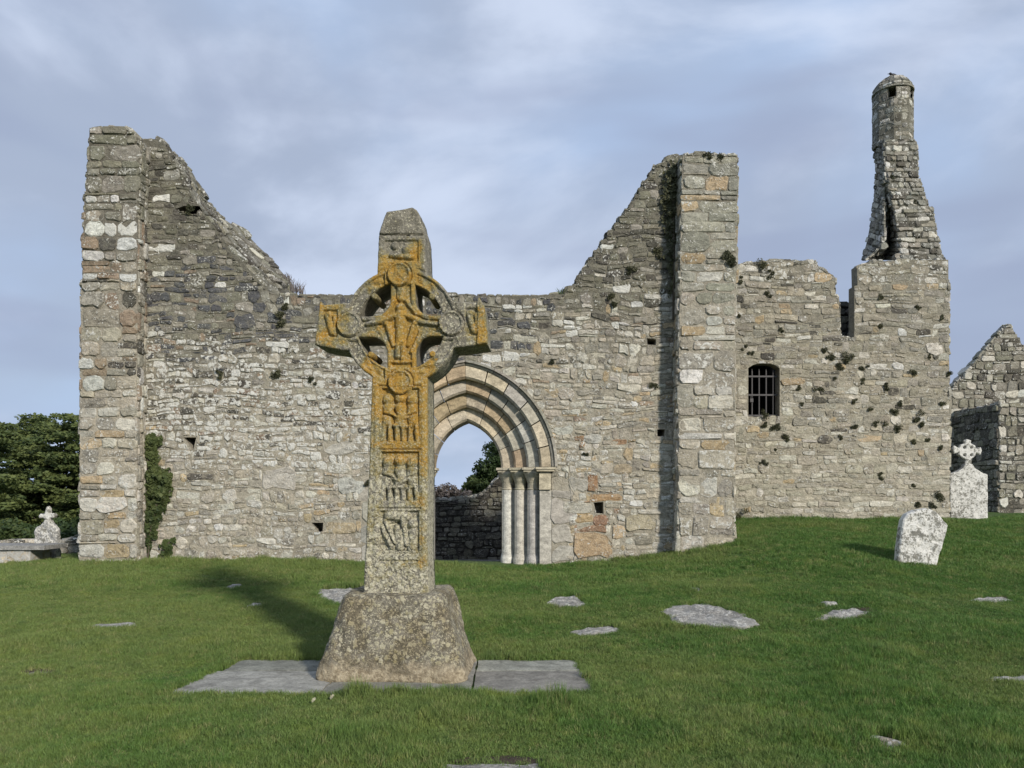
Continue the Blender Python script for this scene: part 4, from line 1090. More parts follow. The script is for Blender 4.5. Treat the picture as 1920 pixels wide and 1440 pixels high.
    t.links.new(col, b.inputs['Base Color']); b.inputs['Roughness'].default_value = 0.95
    addbump(t, b, comb(t, (n3, 0.9), (n2, 0.6), (n4, .2), (bmask, 0.15), (n1, .6)), 0.75, 0.028)
    return m
M['cross'] = cross_mat()
def cross_part(name, ylo, yhi, mid_split=None, thick=None):
    nx = int((925 - 585) / STEP); gx = 585 + np.arange(nx + 1) * STEP
    j0 = int(round((ylo - 380) / STEP)); j1 = int(round((yhi - 380) / STEP))
    gy = 380 + np.arange(j0, j1 + 1) * STEP
    X, Y = np.meshgrid(gx, gy); C = cross_sdf(X + STEP / 2, Y + STEP / 2)[:-1, :-1] < 0
    used = np.zeros(X.shape, bool); full = np.ones(X.shape, bool)
    Cp = np.zeros((C.shape[0] + 2, C.shape[1] + 2), bool); Cp[1:-1, 1:-1] = C
    Cp[0] = Cp[1]; Cp[-1] = Cp[-2]
    cnt = Cp[:-1, :-1].astype(int) + Cp[1:, :-1] + Cp[:-1, 1:] + Cp[1:, 1:]
    used = cnt > 0; edge = used & (cnt < 4)
    Xs, Ys = X.copy(), Y.copy()
    for _ in range(3):
        S = cross_sdf(Xs, Ys); e = 0.4
        gxx = (cross_sdf(Xs + e, Ys) - cross_sdf(Xs - e, Ys)) / (2 * e); gyy = (cross_sdf(Xs, Ys + e) - cross_sdf(Xs, Ys - e)) / (2 * e)
        gl = gxx ** 2 + gyy ** 2 + 1e-6
        mx = np.where(edge, -S * gxx / gl, 0); my = np.where(edge, -S * gyy / gl, 0)
        Xs = X + np.clip(Xs + mx - X, -STEP * 1.1, STEP * 1.1); Ys = Y + np.clip(Ys + my - Y, -STEP * 1.1, STEP * 1.1)
        Ys[0] = Y[0]; Ys[-1] = Y[-1]
    S = cross_sdf(Xs, Ys); Z = relief(Xs, Ys, S)
    # ring quadrants are thinner than the arms
    r = np.hypot(Xs - 753, Ys - 611)
    XX = CXW + (Xs - 751) * KC; ZZ = EYE + (HY - Ys) * KC
    lid = -np.ones(X.shape, int); lid[used] = np.arange(used.sum())
    n = used.sum()
    yt = CYW - TC / 2 - Z
    Vf = np.c_[XX[used], yt[used], ZZ[used]]
    bz = 0.008 * fbm(Xs * .05, Ys * .05, 0, 3, 55)
    inring = (np.abs(Xs - 753) > 30) & (np.abs(Ys - 611) > 30) & (r < 112)
    Vb = np.c_[XX[used], (CYW + TC / 2 - Z * 0.6 + bz)[used], ZZ[used]]
    q = np.argwhere(C)
    a = lid[q[:, 0], q[:, 1]]; b_ = lid[q[:, 0], q[:, 1] + 1]; c_ = lid[q[:, 0] + 1, q[:, 1] + 1]; d_ = lid[q[:, 0] + 1, q[:, 1]]
    quads = np.c_[d_, c_, b_, a]
    faces = quads.tolist() + (np.c_[a, b_, c_, d_] + n).tolist()
    # boundary edges -> side wall with intermediate rings
    from collections import Counter
    ed = {}
    for f in quads.tolist():
        for k_ in range(4):
            e_ = (f[k_], f[(k_ + 1) % 4]); 
            if (e_[1], e_[0]) in ed: del ed[(e_[1], e_[0])]
            else: ed[e_] = 1
    V = np.vstack([Vf, Vb]); V = V.tolist(); ring = {}
    NS = 6
    def side(i):
        if i in ring: return ring[i]
        p, q_ = Vf[i], Vb[i]; L = [i]
        for s_ in range(1, NS):
            t_ = s_ / NS; x_, y_, z_ = p + (q_ - p) * t_
            # flat soffits and sides with a slight hollow and wear
            nv = noise.noise((x_ * 14, y_ * 14, z_ * 14)) * 0.006
            V.append([x_ + nv, y_, z_ + nv]); L.append(len(V) - 1)
        L.append(i + n); ring[i] = L; return L
    topv = set(np.unique(lid[0][lid[0] >= 0]).tolist()); botv = set(np.unique(lid[-1][lid[-1] >= 0]).tolist())
    for (i, k_) in ed:
        A, B = side(i), side(k_)
        for s_ in range(NS): faces.append([A[s_], A[s_ + 1], B[s_ + 1], B[s_]])
    V = np.array(V)
    px = (V[:, 0] - CXW) / KC + 751; py = HY - (V[:, 2] - EYE) / KC
    org = cross_tint(px, py)
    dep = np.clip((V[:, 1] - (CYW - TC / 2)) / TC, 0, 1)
    hole_shade = np.clip((dep - .06) * 10, 0, 1) * (np.hypot(px - 753, py - 611) < 86)  # ring-hole soffits: orange and pale crust cut back to paint in shade
    org = org * (1 - 0.75 * np.clip((dep - .10) * 8, 0, 1)) * (1 - .8 * hole_shade)      # lichen grows on the weather face; cut further in the holes as painted shade
    crust = np.clip((py - 480) / 500, 0, 1) * 0.8 + 0.12 - .6 * hole_shade
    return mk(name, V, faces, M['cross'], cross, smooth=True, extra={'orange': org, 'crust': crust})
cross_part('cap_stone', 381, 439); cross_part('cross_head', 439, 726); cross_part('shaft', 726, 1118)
for (px_, py_) in ((703, 554), (812, 556), (696, 664), (813, 664)):
    b = MB(); x_ = CXW + (px_ - 751) * KC; z_ = EYE + (HY - py_) * KC; r_ = .030
    pts = [(x_, CYW - TC / 2 + .0, z_), (x_, CYW - TC / 2 + .012, z_), (x_, CYW - TC / 2 + .04, z_), (x_, CYW + TC / 2 - .04, z_), (x_, CYW + TC / 2 - .01, z_)]
    b.tube(pts, [r_ * .55, r_ * .9, r_, r_, r_ * .6], 14)
    # web that ties the roll to the ring
    v = Vector((753 - px_, 0, -(611 - py_))).normalized()
    o1 = Vector((x_, 0, z_)); o2 = o1 - Vector((v.x, 0, v.z)) * 0.062
    s_ = Vector((-v.z, 0, v.x)) * 0.014
    y0_, y1_ = CYW - TC / 2 + .03, CYW + TC / 2 - .04
    b.add([(o1.x + s_.x, y0_, o1.z + s_.z), (o1.x - s_.x, y0_, o1.z - s_.z), (o2.x - s_.x * 1.8, y0_, o2.z - s_.z * 1.8), (o2.x + s_.x * 1.8, y0_, o2.z + s_.z * 1.8),
           (o1.x + s_.x, y1_, o1.z + s_.z), (o1.x - s_.x, y1_, o1.z - s_.z), (o2.x - s_.x * 1.8, y1_, o2.z - s_.z * 1.8), (o2.x + s_.x * 1.8, y1_, o2.z + s_.z * 1.8)],
          [(0, 1, 2, 3), (7, 6, 5, 4), (0, 4, 5, 1), (1, 5, 6, 2), (2, 6, 7, 3), (3, 7, 4, 0)])
    mk('roll', b.v, b.f, M['cross'], cross, smooth=False, extra={'orange': [0.9 if py_ > 600 else .45] * len(b.v), 'crust': [.2] * len(b.v)})
# base block
def plinth():
    prof = []
    zt, hb = 0.745, 0.0
    V = []; Fc = []; nu = 120; nv = 44; nt_ = 14
    cx_, cy_ = CXW - .045, CYW + .06
    def ringpt(u, wx, wy, ex):
        a = 2 * math.pi * u; c, s_ = math.cos(a), math.sin(a)
        return (wx * math.copysign(abs(c) ** (2 / ex), c), wy * math.copysign(abs(s_) ** (2 / ex), s_))
    for j in range(nv + 1):
        q = j / nv
        z = -0.06 + (zt + .06) * q
        qq = max(0, z / zt)
        wx = 0.662 - 0.222 * qq ** 0.95; wy = 0.53 - 0.13 * qq
        if qq < 0.12: wx += 0.01 * (1 - qq / .12) - .03 * (1 - qq / .04) * (qq < .04); wy -= .03 * (1 - qq / .04) * (qq < .04)
        if qq > 0.95: s_ = (qq - .95) / .05; wx -= .022 * s_ * s_; wy -= .022 * s_ * s_
        for i in range(nu):
            x_, y_ = ringpt(i / nu, wx, wy, 9); V.append([cx_ + x_, cy_ + y_, z])
    for j in range(1, nt_):
        q = 1 - j / nt_
        for i in range(nu):
            x_, y_ = ringpt(i / nu, .428 * q, .378 * q, 9); V.append([cx_ + x_, cy_ + y_, zt + .004])
    rings = nv + nt_
    for j in range(rings - 1):
        for i in range(nu): Fc.append((j * nu + i, j * nu + (i + 1) % nu, (j + 1) * nu + (i + 1) % nu, (j + 1) * nu + i))
    V = np.array(V)
    n_ = lambda s_, sd_: fbm(V[:, 0] * s_, V[:, 2] * s_, V[:, 1] * s_, 4, sd_)
    d = .034 * n_(3.5, 1) + .030 * n_(10, 2) + .010 * n_(34, 3)
    cen = V - np.array([cx_, cy_, .3]); cen[:, 2] *= .4; cen /= np.linalg.norm(cen, axis=1)[:, None] + 1e-9
    V = V + cen * d[:, None]
    zz = V[:, 2]
    o = mk('base', V, Fc, [M['base']], cross, smooth=True, extra={'orange': np.clip(.12 * fbm(V[:, 0] * 4, zz * 4, 0, 3, 9) + .05, 0, 1),
           'crust': np.clip((zz - .14 + .05 * fbm(V[:, 0] * 7, zz * 7, V[:, 1] * 7, 3, 4)) / .12, -0.8, .56)})
def base_mat():
    m = cross_mat(25, 0.8); m.name = 'base_block_stone'; t = m.node_tree; b = t.nodes['Principled BSDF']
    # clean tan band at the foot where the stone was buried
    src = b.inputs['Base Color'].links[0].from_socket
    pos = nn(t, 'ShaderNodeTexCoord').outputs['Object']; z = nn(t, 'ShaderNodeSeparateXYZ'); t.links.new(pos, z.inputs[0])
    n1 = noisen(t, pos, 5, 6, .65, .6); n2 = noisen(t, pos, 26, 5, .7)
    h = mathn(t, 'ADD', z.outputs[2], mathn(t, 'MULTIPLY', mathn(t, 'SUBTRACT', n1, .5), .5))
    tanc = mixc(t, maprange(t, n2, .35, .65), (0.21, 0.17, 0.11), (0.44, 0.375, 0.26))
    c0 = mixc(t, maprange(t, h, .12, .34, .62, .25), src, (0.10, 0.085, 0.07), 'MULTIPLY')
    dk = mixc(t, maprange(t, noisen(t, pos, 5, 4, .6), .42, .58, 0.25, 0.85), src, mixc(t, 1.0, src, (0.62, 0.56, 0.46), 'MULTIPLY'))
    col = mixc(t, maprange(t, h, .15, .27, 1, 0), dk, tanc)
    t.links.new(col, b.inputs['Base Color']); return m
M['base'] = base_mat()
plinth()

# paving round the base: separate flags with open joints
paving = empty('paving', (-1.05, 6.79, 0), kind='structure')
rp = random.Random(12)
JX1, JX2, JY = -1.54, -0.33, 6.95
PAV = [(-2.80, JX1, 6.12, JY, 1), (-2.62, JX1, JY, 7.43, 0), (JX1, JX2, 6.13, 6.62, 0), (JX1, JX2, 6.62, 7.43, 0), (JX2, 0.70, 6.12, JY, 2), (JX2, 0.62, JY, 7.42, 0)]
for (a, b_, c_, d_, sk) in PAV:
    g_ = .008; V = []; Fc = []; nx_, ny_ = 14, 9
    for lev in (0, 1):
        for j in range(ny_ + 1):
            for i in range(nx_ + 1):
                u, v_ = i / nx_, j / ny_
                e = 0 if lev else -.004; ed_ = (i in (0, nx_)) or (j in (0, ny_))
                x_ = a + g_ + (b_ - a - 2 * g_) * u + (noise.noise((u * 5, v_ * 5, a)) * .012 if i in (0, nx_) else 0)
                y_ = c_ + g_ + (d_ - c_ - 2 * g_) * v_ + (noise.noise((u * 6, v_ * 5, c_ + 3)) * .012 if j in (0, ny_) else 0)
                z_ = (.022 + noise.noise((x_ * 2, y_ * 2, 4)) * .006 - (.006 if ed_ else 0) + .003 * rp.random()) if lev else -.06
                V.append((x_, y_, z_))
    m_ = (nx_ + 1) * (ny_ + 1)
    for j in range(ny_):
        for i in range(nx_):
            q = j * (nx_ + 1) + i; Fc.append((m_ + q, m_ + q + 1, m_ + q + nx_ + 2, m_ + q + nx_ + 1))
    per = [i for i in range(nx_)] + [nx_ + j * (nx_ + 1) for j in range(ny_)] + [ny_ * (nx_ + 1) + nx_ - i for i in range(nx_)] + [(ny_ - j) * (nx_ + 1) for j in range(ny_)]
    for q in range(len(per)): k_ = per[(q + 1) % len(per)]; Fc.append((per[q], k_, m_ + k_, m_ + per[q]))
    mk('flagstone', V, Fc, M['flag'], paving, smooth=False, tint=(*pick(rp, [(1, (0.255, 0.25, 0.215))]), 0.2))

# ------------------------------------------------------------------ recumbent slabs in the grass
EXC = [[(-2.80, 6.12), (0.69, 6.12), (0.62, 7.40), (-2.6, 7.40)]]
def ground_slab(pts_px, label, lift=0.018, rough=0.012, tint=(0.27, 0.26, 0.235, .5), mat=None, name='grave_slab', cat='grave slab', exc=True, tilt=0.0):
    small = max(p[0] for p in pts_px) - min(p[0] for p in pts_px) < 110; lift = max(lift, .034) if small and lift > .01 else lift
    W_ = [hit(x, y) for x, y in pts_px]
    cx_ = sum(p[0] for p in W_) / len(W_); cy_ = sum(p[1] for p in W_) / len(W_)
    rr = random.Random(int(pts_px[0][0]))
    # densify the outline
    O = []
    for a, b_ in zip(W_, W_[1:] + W_[:1]):
        n = max(2, int(math.dist(a[:2], b_[:2]) / .07))
        for i in range(n): t_ = i / n; O.append((a[0] + (b_[0] - a[0]) * t_ + rr.uniform(-.012, .012), a[1] + (b_[1] - a[1]) * t_ + rr.uniform(-.018, .018)))
    n = len(O); nr = 7; V = []; Fc = []
    def zg(x_, y_): return ghs(cx_, cy_) * .4 + ghs(x_, y_) * .6
    for x_, y_ in O: V.append((x_, y_, ghs(x_, y_) - .08))
    for k_ in range(nr):
        s_ = 1 - k_ / nr
        for x_, y_ in O:
            xx, yy = cx_ + (x_ - cx_) * s_, cy_ + (y_ - cy_) * s_
            V.append((xx, yy, zg(xx, yy) + lift - (.012 if k_ == 0 else 0) + rough * 1.6 * noise.noise((xx * 7, yy * 7, 3)) + rough * .9 * noise.noise((xx * 24, yy * 24, 5)) + tilt * (yy - cy_)))
    V.append((cx_, cy_, zg(cx_, cy_) + lift))
    for k_ in range(nr):
        for i in range(n): Fc.append((k_ * n + i, k_ * n + (i + 1) % n, (k_ + 1) * n + (i + 1) % n, (k_ + 1) * n + i))
    for i in range(n): Fc.append((nr * n + i, nr * n + (i + 1) % n, (nr + 1) * n))
    if exc: EXC.append(O[::1])
    return mk(name, V, Fc, mat or M['slab'], smooth=False, tint=tint, label=label, cat=cat, group='flat stones sunk in the grass')
ground_slab([(1238, 1150), (1262, 1138), (1310, 1133), (1350, 1138), (1385, 1150), (1424, 1178), (1395, 1185), (1330, 1182), (1262, 1174), (1258, 1162)], 'largest rough pale slab sunk in the grass right of the cross', 0.03, .02)
ground_slab([(1018, 1136), (1040, 1124), (1078, 1120), (1100, 1135), (1092, 1143), (1050, 1142)], 'small pale slab in the grass below the right side of the doorway', .03, .018)
ground_slab([(1070, 1190), (1100, 1180), (1155, 1178), (1168, 1184), (1140, 1192), (1090, 1196)], 'narrow pale slab edge just left of the largest grass slab', .03, .014)
ground_slab([(1280, 1104), (1312, 1105), (1319, 1113), (1316, 1118), (1296, 1112)], 'tiny pale slab in the grass behind the largest grass slab', .02, .01)
ground_slab([(1520, 1171), (1540, 1158), (1560, 1146), (1600, 1141), (1636, 1151), (1610, 1163), (1560, 1166)], 'angular grey slab in the grass right of the largest slab', .03, .016)
ground_slab([(1538, 1133), (1570, 1131), (1568, 1136), (1548, 1140)], 'small stone chip poking from the grass above the angular slab', .03, .01)
ground_slab([(1813, 1130), (1850, 1124), (1880, 1125), (1903, 1131), (1860, 1134)], 'thin pale slab in the grass at the far right edge', .03, .012)
ground_slab([(1800, 1288), (1860, 1275), (1925, 1270), (1960, 1278), (1940, 1290), (1870, 1286)], 'long grey slab lying in the near grass at the right edge', .03, .012)
ground_slab([(1618, 1392), (1640, 1388), (1700, 1402), (1702, 1411), (1670, 1406)], 'half buried slab edge in the grass at lower right', .012, .01, (0.26, .23, .18, .4))
ground_slab([(825, 1437), (1010, 1437), (1060, 1462), (840, 1470)], 'slab edge in the grass at the very bottom of the view', .02, .008, (0.24, .23, .21, .3))
ground_slab([(158, 1181), (180, 1175), (256, 1171), (258, 1176), (215, 1182)], 'thin pale slab in the left lawn far from the cross', .02, .008)
ground_slab([(418, 1107), (435, 1099), (453, 1097), (452, 1103), (438, 1108)], 'small pale stone in the lawn in front of the left wall', .02, .01)
ground_slab([(463, 1141), (472, 1136), (491, 1135), (490, 1141)], 'smallest pale stone in the lawn left of the cross base', .02, .008)
ground_slab([(592, 1106), (640, 1104), (684, 1106), (684, 1136), (625, 1136), (600, 1124)], 'rough weathered slab immediately behind the left side of the cross base', .03, .02)
ground_slab([(20, 1266), (60, 1262), (106, 1261), (104, 1265), (50, 1269)], 'nearly buried slab edge in the lawn at the left edge', .008, .006, (0.22, .21, .16, .1))
# bare soil showing in hollows beside the slabs
SOIL = [[(100, 1258), (108, 1262), (30, 1266), (40, 1257), (75, 1254)], [(170, 1173), (200, 1169), (258, 1167), (255, 1171)], [(1640, 1388), (1625, 1383), (1700, 1387), (1720, 1400), (1705, 1403)], [(835, 1434), (870, 1424), (960, 1420), (1020, 1428), (1012, 1438)],
        [(1372, 1142), (1400, 1152), (1428, 1176), (1418, 1172)], [(1100, 1178), (1130, 1172), (1165, 1176), (1150, 1178)], [(1836, 1124), (1860, 1118), (1905, 1120), (1900, 1128)], [(1590, 1140), (1630, 1140), (1650, 1150), (1636, 1152)]]
SOILW = []
for i, s_ in enumerate(SOIL):
    W_ = [hit(x, y) for x, y in s_]; cx_ = sum(p[0] for p in W_) / len(W_); cy_ = sum(p[1] for p in W_) / len(W_)
    V = [(p[0], p[1], p[2] + .012) for p in W_] + [(cx_, cy_, ghs(cx_, cy_) + .014)]
    mk('bare_soil', V, [(k_, (k_ + 1) % len(W_), len(W_)) for k_ in range(len(W_))], M['soil'], kind='stuff'); SOILW.append([(p[0], p[1]) for p in W_])
for (px_, py_, lab) in ((588, 1326, 'pale fallen leaf in the grass before the cross base, left of the other'), (622, 1320, 'brighter pale fallen leaf in the grass just before the paving')):
    x_, y_, z_ = hit(px_, py_); b = MB()
    V = [(x_ + dx * .62, y_ + dy, z_ + .05 + dz) for dx, dy, dz in ((-.026, 0, 0), (-.016, -.006, -.012), (.012, -.008, .0), (.03, 0, .018), (.014, .004, .024), (-.014, .004, .016))]
    V2 = [(a[0], a[1], a[2] - .003) for a in V]
    b.add(V + V2, [(0, 1, 2, 3, 4, 5), (11, 10, 9, 8, 7, 6)] + [(k_, 6 + k_, 6 + (k_ + 1) % 6, (k_ + 1) % 6) for k_ in range(6)])
    mk('fallen_leaf', b.v, b.f, M['white'], tint=(0.42, 0.40, 0.26, 0.0), label=lab, cat='leaf', group='pale leaves fallen on the grass')

# ------------------------------------------------------------------ headstones
def extrude_px(pts, Y, T, name, mat, tint, parent=None, rough=.006, bev=.012, step=None, smooth=False, lean=0.0, holes=(), **props):
    """headstone from a px outline: grid-snapped front with worn face, sides and back"""
    xs = [p[0] for p in pts]; ys = [p[1] for p in pts]; step = step or 2.0
    gx = np.arange(min(xs) - step, max(xs) + step * 1.5, step); gy = np.arange(min(ys) - step, max(ys) + step * 1.5, step)
    X, Yp = np.meshgrid(gx, gy)
    def sdf(x, y):
        d = sdpoly(x, y, pts)
        for hx, hy_, hr_ in holes: d = np.maximum(d, hr_ - np.hypot(x - hx, y - hy_))
        return d
    C = sdf(X + step / 2, Yp + step / 2)[:-1, :-1] < 0
    Cp = np.zeros((C.shape[0] + 2, C.shape[1] + 2), bool); Cp[1:-1, 1:-1] = C
    cnt = Cp[:-1, :-1].astype(int) + Cp[1:, :-1] + Cp[:-1, 1:] + Cp[1:, 1:]
    used = cnt > 0; edge = used & (cnt < 4); Xs, Ys = X.copy(), Yp.copy()
    for _ in range(3):
        S = sdf(Xs, Ys); e = .3; a = (sdf(Xs + e, Ys) - sdf(Xs - e, Ys)) / (2 * e); b_ = (sdf(Xs, Ys + e) - sdf(Xs, Ys - e)) / (2 * e); gl = a * a + b_ * b_ + 1e-6
        Xs = X + np.clip(Xs + np.where(edge, -S * a / gl, 0) - X, -step * 1.1, step * 1.1); Ys = Yp + np.clip(Ys + np.where(edge, -S * b_ / gl, 0) - Yp, -step * 1.1, step * 1.1)
    S = sdf(Xs, Ys); k_ = Y / F
    XX = (Xs - CX) * k_; ZZ = EYE + (HY - Ys) * k_
    Zr = rough * fbm(XX * 9, ZZ * 9, 0, 4, 6) * 2 - np.where(S > -bev / k_, bev * (1 + S * k_ / bev) ** 2, 0)
    lid = -np.ones(X.shape, int); lid[used] = np.arange(used.sum()); n = int(used.sum())
    z0 = ZZ[used].min()
    Vf = np.c_[XX[used], (Y - Zr)[used] + lean * (ZZ[used] - z0), ZZ[used]]; Vb = np.c_[XX[used], (Y + T + Zr)[used] + lean * (ZZ[used] - z0), ZZ[used]]
    q = np.argwhere(C); a = lid[q[:, 0], q[:, 1]]; b_ = lid[q[:, 0], q[:, 1] + 1]; c_ = lid[q[:, 0] + 1, q[:, 1] + 1]; d_ = lid[q[:, 0] + 1, q[:, 1]]
    quads = np.c_[d_, c_, b_, a].tolist(); faces = quads + (np.c_[a, b_, c_, d_] + n).tolist(); ed = {}
    for f in quads:
        for j in range(4):
            e_ = (f[j], f[(j + 1) % 4])
            if (e_[1], e_[0]) in ed: del ed[(e_[1], e_[0])]
            else: ed[e_] = 1
    for i, j in ed: faces.append([i, i + n, j + n, j])
    return mk(name, np.vstack([Vf, Vb]), faces, mat, parent, smooth=smooth, tint=tint, **props)
extrude_px([(1684, 1064), (1686, 1040), (1692, 1005), (1698, 975), (1706, 964), (1722, 957), (1745, 953), (1762, 960), (1781, 984), (1778, 1000), (1764, 1040), (1759, 1056), (1757, 1066)], 12.0, 0.16, 'headstone', M['white'], (0.40, 0.39, 0.345, .8), rough=.012, bev=.02, lean=.08,
           label='leaning lichen covered headstone with chipped top on the right lawn', cat='headstone')
hs = empty('headstone', P(1818, 978, 18.3), label='tall white headstone with ringed cross top beside the wing corner', cat='headstone')
extrude_px([(1783, 990), (1782, 892), (1784, 888), (1796, 884), (1806, 878), (1811, 870), (1824, 870), (1830, 879), (1840, 885), (1852, 890), (1853, 990)], 18.3, 0.16, 'tablet', M['white'], (0.42, 0.415, 0.385, .75), hs, rough=.008)
extrude_px([(1810, 873), (1811, 862), (1803, 857), (1797, 852), (1799, 848), (1789, 851), (1787, 841), (1790, 835), (1799, 840), (1802, 834), (1810, 831), (1809, 826), (1814, 823), (1822, 826), (1821, 831), (1829, 835), (1832, 841), (1839, 838), (1842, 844), (1839, 853), (1831, 849), (1829, 855), (1823, 860), (1822, 873)],
           18.32, 0.11, 'ringed_cross', M['white'], (0.46, 0.455, 0.43, .9), hs, rough=.004, bev=.02, step=1.2, holes=[(1809, 839, 2.6), (1822, 839, 2.6), (1809, 853, 2.6), (1822, 853, 2.6)])
hs2 = empty('headstone', P(85, 1055, 15.4), label='lichened headstone with small trefoil cross behind the chest tomb at left', cat='headstone')
extrude_px([(63, 1062), (63, 997), (66, 989), (74, 985), (80, 979), (84, 974), (91, 974), (95, 980), (101, 986), (106, 993), (107, 1062)], 15.4, 0.16, 'tablet', M['white'], (0.30, 0.30, 0.285, .45), hs2, rough=.02, bev=.03)
extrude_px([(84, 986), (85, 976), (80, 971), (73, 972), (71, 967), (75, 963), (82, 965), (84, 958), (86, 951), (89, 949), (92, 954), (92, 963), (100, 962), (104, 966), (101, 971), (94, 971), (91, 977), (91, 986)], 15.42, 0.11, 'small_cross', M['white'], (0.42, 0.415, 0.39, .8), hs2, rough=.01, bev=.02, step=1.2)
# chest tomb
zt = ghs(-9.3, 14.6)
tomb = empty('chest_tomb', (P(30, 0, 14.6)[0], 14.9, zt), label='low chest tomb with flat grey top slab at the left edge', cat='tomb')
b = MB(); xa, xb = P(-70, 0, 14.6)[0], P(56, 0, 14.6)[0]; z1 = P(0, 1031, 14.6)[2]
b.box(xa, xb, 14.62, 15.25, zt - .2, z1); ch = mk('chest', b.v, b.f, M['slab'], tomb, tint=(0.42, 0.37, 0.28, .8))
s = []
rr = random.Random(4)
for i in range(3):
    a, c_ = xa + (xb - xa) * i / 3, xa + (xb - xa) * (i + 1) / 3
    V, Fc = flat_block(a, c_, 14.62, zt - .05, z1, .012, rr, None); mk('side_panel', V, Fc, M['slab'], ch, tint=(*pick(rr, [(1, (0.46, 0.41, 0.30))]), .85))
V = []; Fc = []; nx_, ny_ = 24, 8
b = MB()
x0_, x1_ = xa - .1, P(79, 0, 14.5)[0]
for lev in (0, 1):
    for j in range(ny_ + 1):
        for i in range(nx_ + 1):
            x_ = x0_ + (x1_ - x0_) * i / nx_; y_ = 14.56 + .78 * j / ny_; V.append((x_ + noise.noise((y_ * 4, x_, 1)) * .01, y_ + noise.noise((x_ * 3, y_, 2)) * .012, z1 + (.002 if not lev else .085 + .008 * noise.noise((x_ * 3, y_ * 3, 0)))))
m_ = (nx_ + 1) * (ny_ + 1)
for j in range(ny_):
    for i in range(nx_): q = j * (nx_ + 1) + i; Fc += [(m_ + q, m_ + q + 1, m_ + q + nx_ + 2, m_ + q + nx_ + 1), (q + nx_ + 1, q + nx_ + 2, q + 1, q)]
per = [i for i in range(nx_)] + [nx_ + j * (nx_ + 1) for j in range(ny_)] + [ny_ * (nx_ + 1) + nx_ - i for i in range(nx_)] + [(ny_ - j) * (nx_ + 1) for j in range(ny_)]
for q in range(len(per)): k_ = per[(q + 1) % len(per)]; Fc.append((per[q], k_, m_ + k_, m_ + per[q]))
mk('top_slab', V, Fc, M['slab'], tomb, tint=(0.27, 0.265, 0.25, .3))
# low boundary wall at left
YB = 17.0
lw = refine([(-60, 1025), (20, 1018), (70, 1022), (112, 1018), (130, 1011), (165, 1008)], 14, 2, 111)
fr = [P(x, y, YB) for x, y in lw]; fr += [(fr[-1][0], YB, -.3), (fr[0][0], YB, -.3)]; bk = [(p[0], YB + .6, p[2]) for p in fr]
bw = slab_wall('boundary_wall', fr, bk, [], M['mortar'], None, tint_fn=lambda p: (0.2, 0.195, 0.17, 0), label='low grey dry stone boundary wall behind the left graves', cat='wall')
lpx = [topx(p) for p in fr]; X0 = fr[0][0]
s = lay(lambda u, v, d: (u + X0, YB - d, v - .3), fr[-2][0] - X0, 1.2, .055, (3, 8), (2, 4), tg, 112, lambda U, Vv: inpoly(CX + (U + X0) / YB * F, HY - (Vv - .3 - EYE) / YB * F, lpx), proud=(.01, .06))
mf, W, H = strip(fr[:len(lw)], bk[:len(lw)]); s += lay(mf, W, H, .07, (3, 6), (3, 6), tg, 113, proud=(.03, .09))
emit(s, bw, 120)

# ------------------------------------------------------------------ vegetation
def leaves(clumps, n_per, size, seed, flat=1.0, shell=.55, aspect=.5, up=0.0):
    """leaf quads in ellipsoidal clumps [(cx,cy,cz,rx,ry,rz)]"""
    rg = np.random.RandomState(seed); V = []; var = []
    C = np.array(clumps); vol = (C[:, 3] * C[:, 4] * C[:, 5]) ** (2 / 3.); cnt = np.maximum(3, (n_per * vol / vol.mean()).astype(int))
    idx = np.repeat(np.arange(len(C)), cnt); n = len(idx)
    d = rg.normal(size=(n, 3)); d /= np.linalg.norm(d, axis=1)[:, None]; r = shell + (1 - shell) * rg.rand(n) ** .6
    r *= 1 + .25 * rg.normal(size=n) * .5
    c = C[idx, :3] + d * r[:, None] * C[idx, 3:]
    a = rg.normal(size=(n, 3)) + d * up; a /= np.linalg.norm(a, axis=1)[:, None]; a[:, 2] *= flat
    b_ = np.cross(a, rg.normal(size=(n, 3))); b_ /= np.linalg.norm(b_, axis=1)[:, None] + 1e-9
    s_ = size * (.6 + .8 * rg.rand(n))[:, None]
    V = np.stack([c - a * s_, c + b_ * s_ * aspect, c + a * s_, c - b_ * s_ * aspect], 1).reshape(-1, 3)
    q = np.arange(n * 4).reshape(n, 4).tolist()
    cv = rg.rand(len(C))[idx] * .6 + rg.rand(n) * .4
    return V, q, np.repeat(cv, 4)
def tree(base, h_, crown, mat, seed, label, leafn=420, size=.1, nb=12, name='tree', limb_r=.16, cat='tree', flat=.5, group=None, up=0.0, shell=.5):
    rr = random.Random(seed); root = empty(name, base, label=label, cat=cat, **({'group': group} if group else {}))
    b = MB(); x, y, z = base
    lean = rr.uniform(-.06, .06)
    pts = [(x + lean * h_ * t_ + rr.uniform(-.05, .05) * h_ * .3 * t_, y, z + h_ * .82 * t_) for t_ in (0, .15, .35, .55, .8, 1)]
    b.tube(pts, [limb_r * q for q in (1.25, 1, .8, .6, .35, .1)], 9)
    trunk = b.build('trunk', M['bark'], root, smooth=True)
    for c in crown[:: max(1, len(crown) // nb)]:
        q = min(.92, max(.12, (c[2] - z) / (h_ * .85) - .12)); i = min(4, int(q * 5)); a = Vector(pts[i]).lerp(Vector(pts[i + 1]), q * 5 - i)
        e = Vector(c[:3]); m1 = a.lerp(e, .5) + Vector((0, 0, -.06 * h_ * rr.random()))
        bb = MB(); r0 = limb_r * .38 * (1.1 - q); bb.tube([tuple(a), tuple(m1), tuple(e)], [r0, r0 * .65, r0 * .2], 6); bb.build('limb', M['bark'], trunk)
    V, q, var = leaves(crown, leafn, size, seed, flat, up=up, shell=shell); mk('crown', V, q, mat, root, extra={'var': var})
    return root
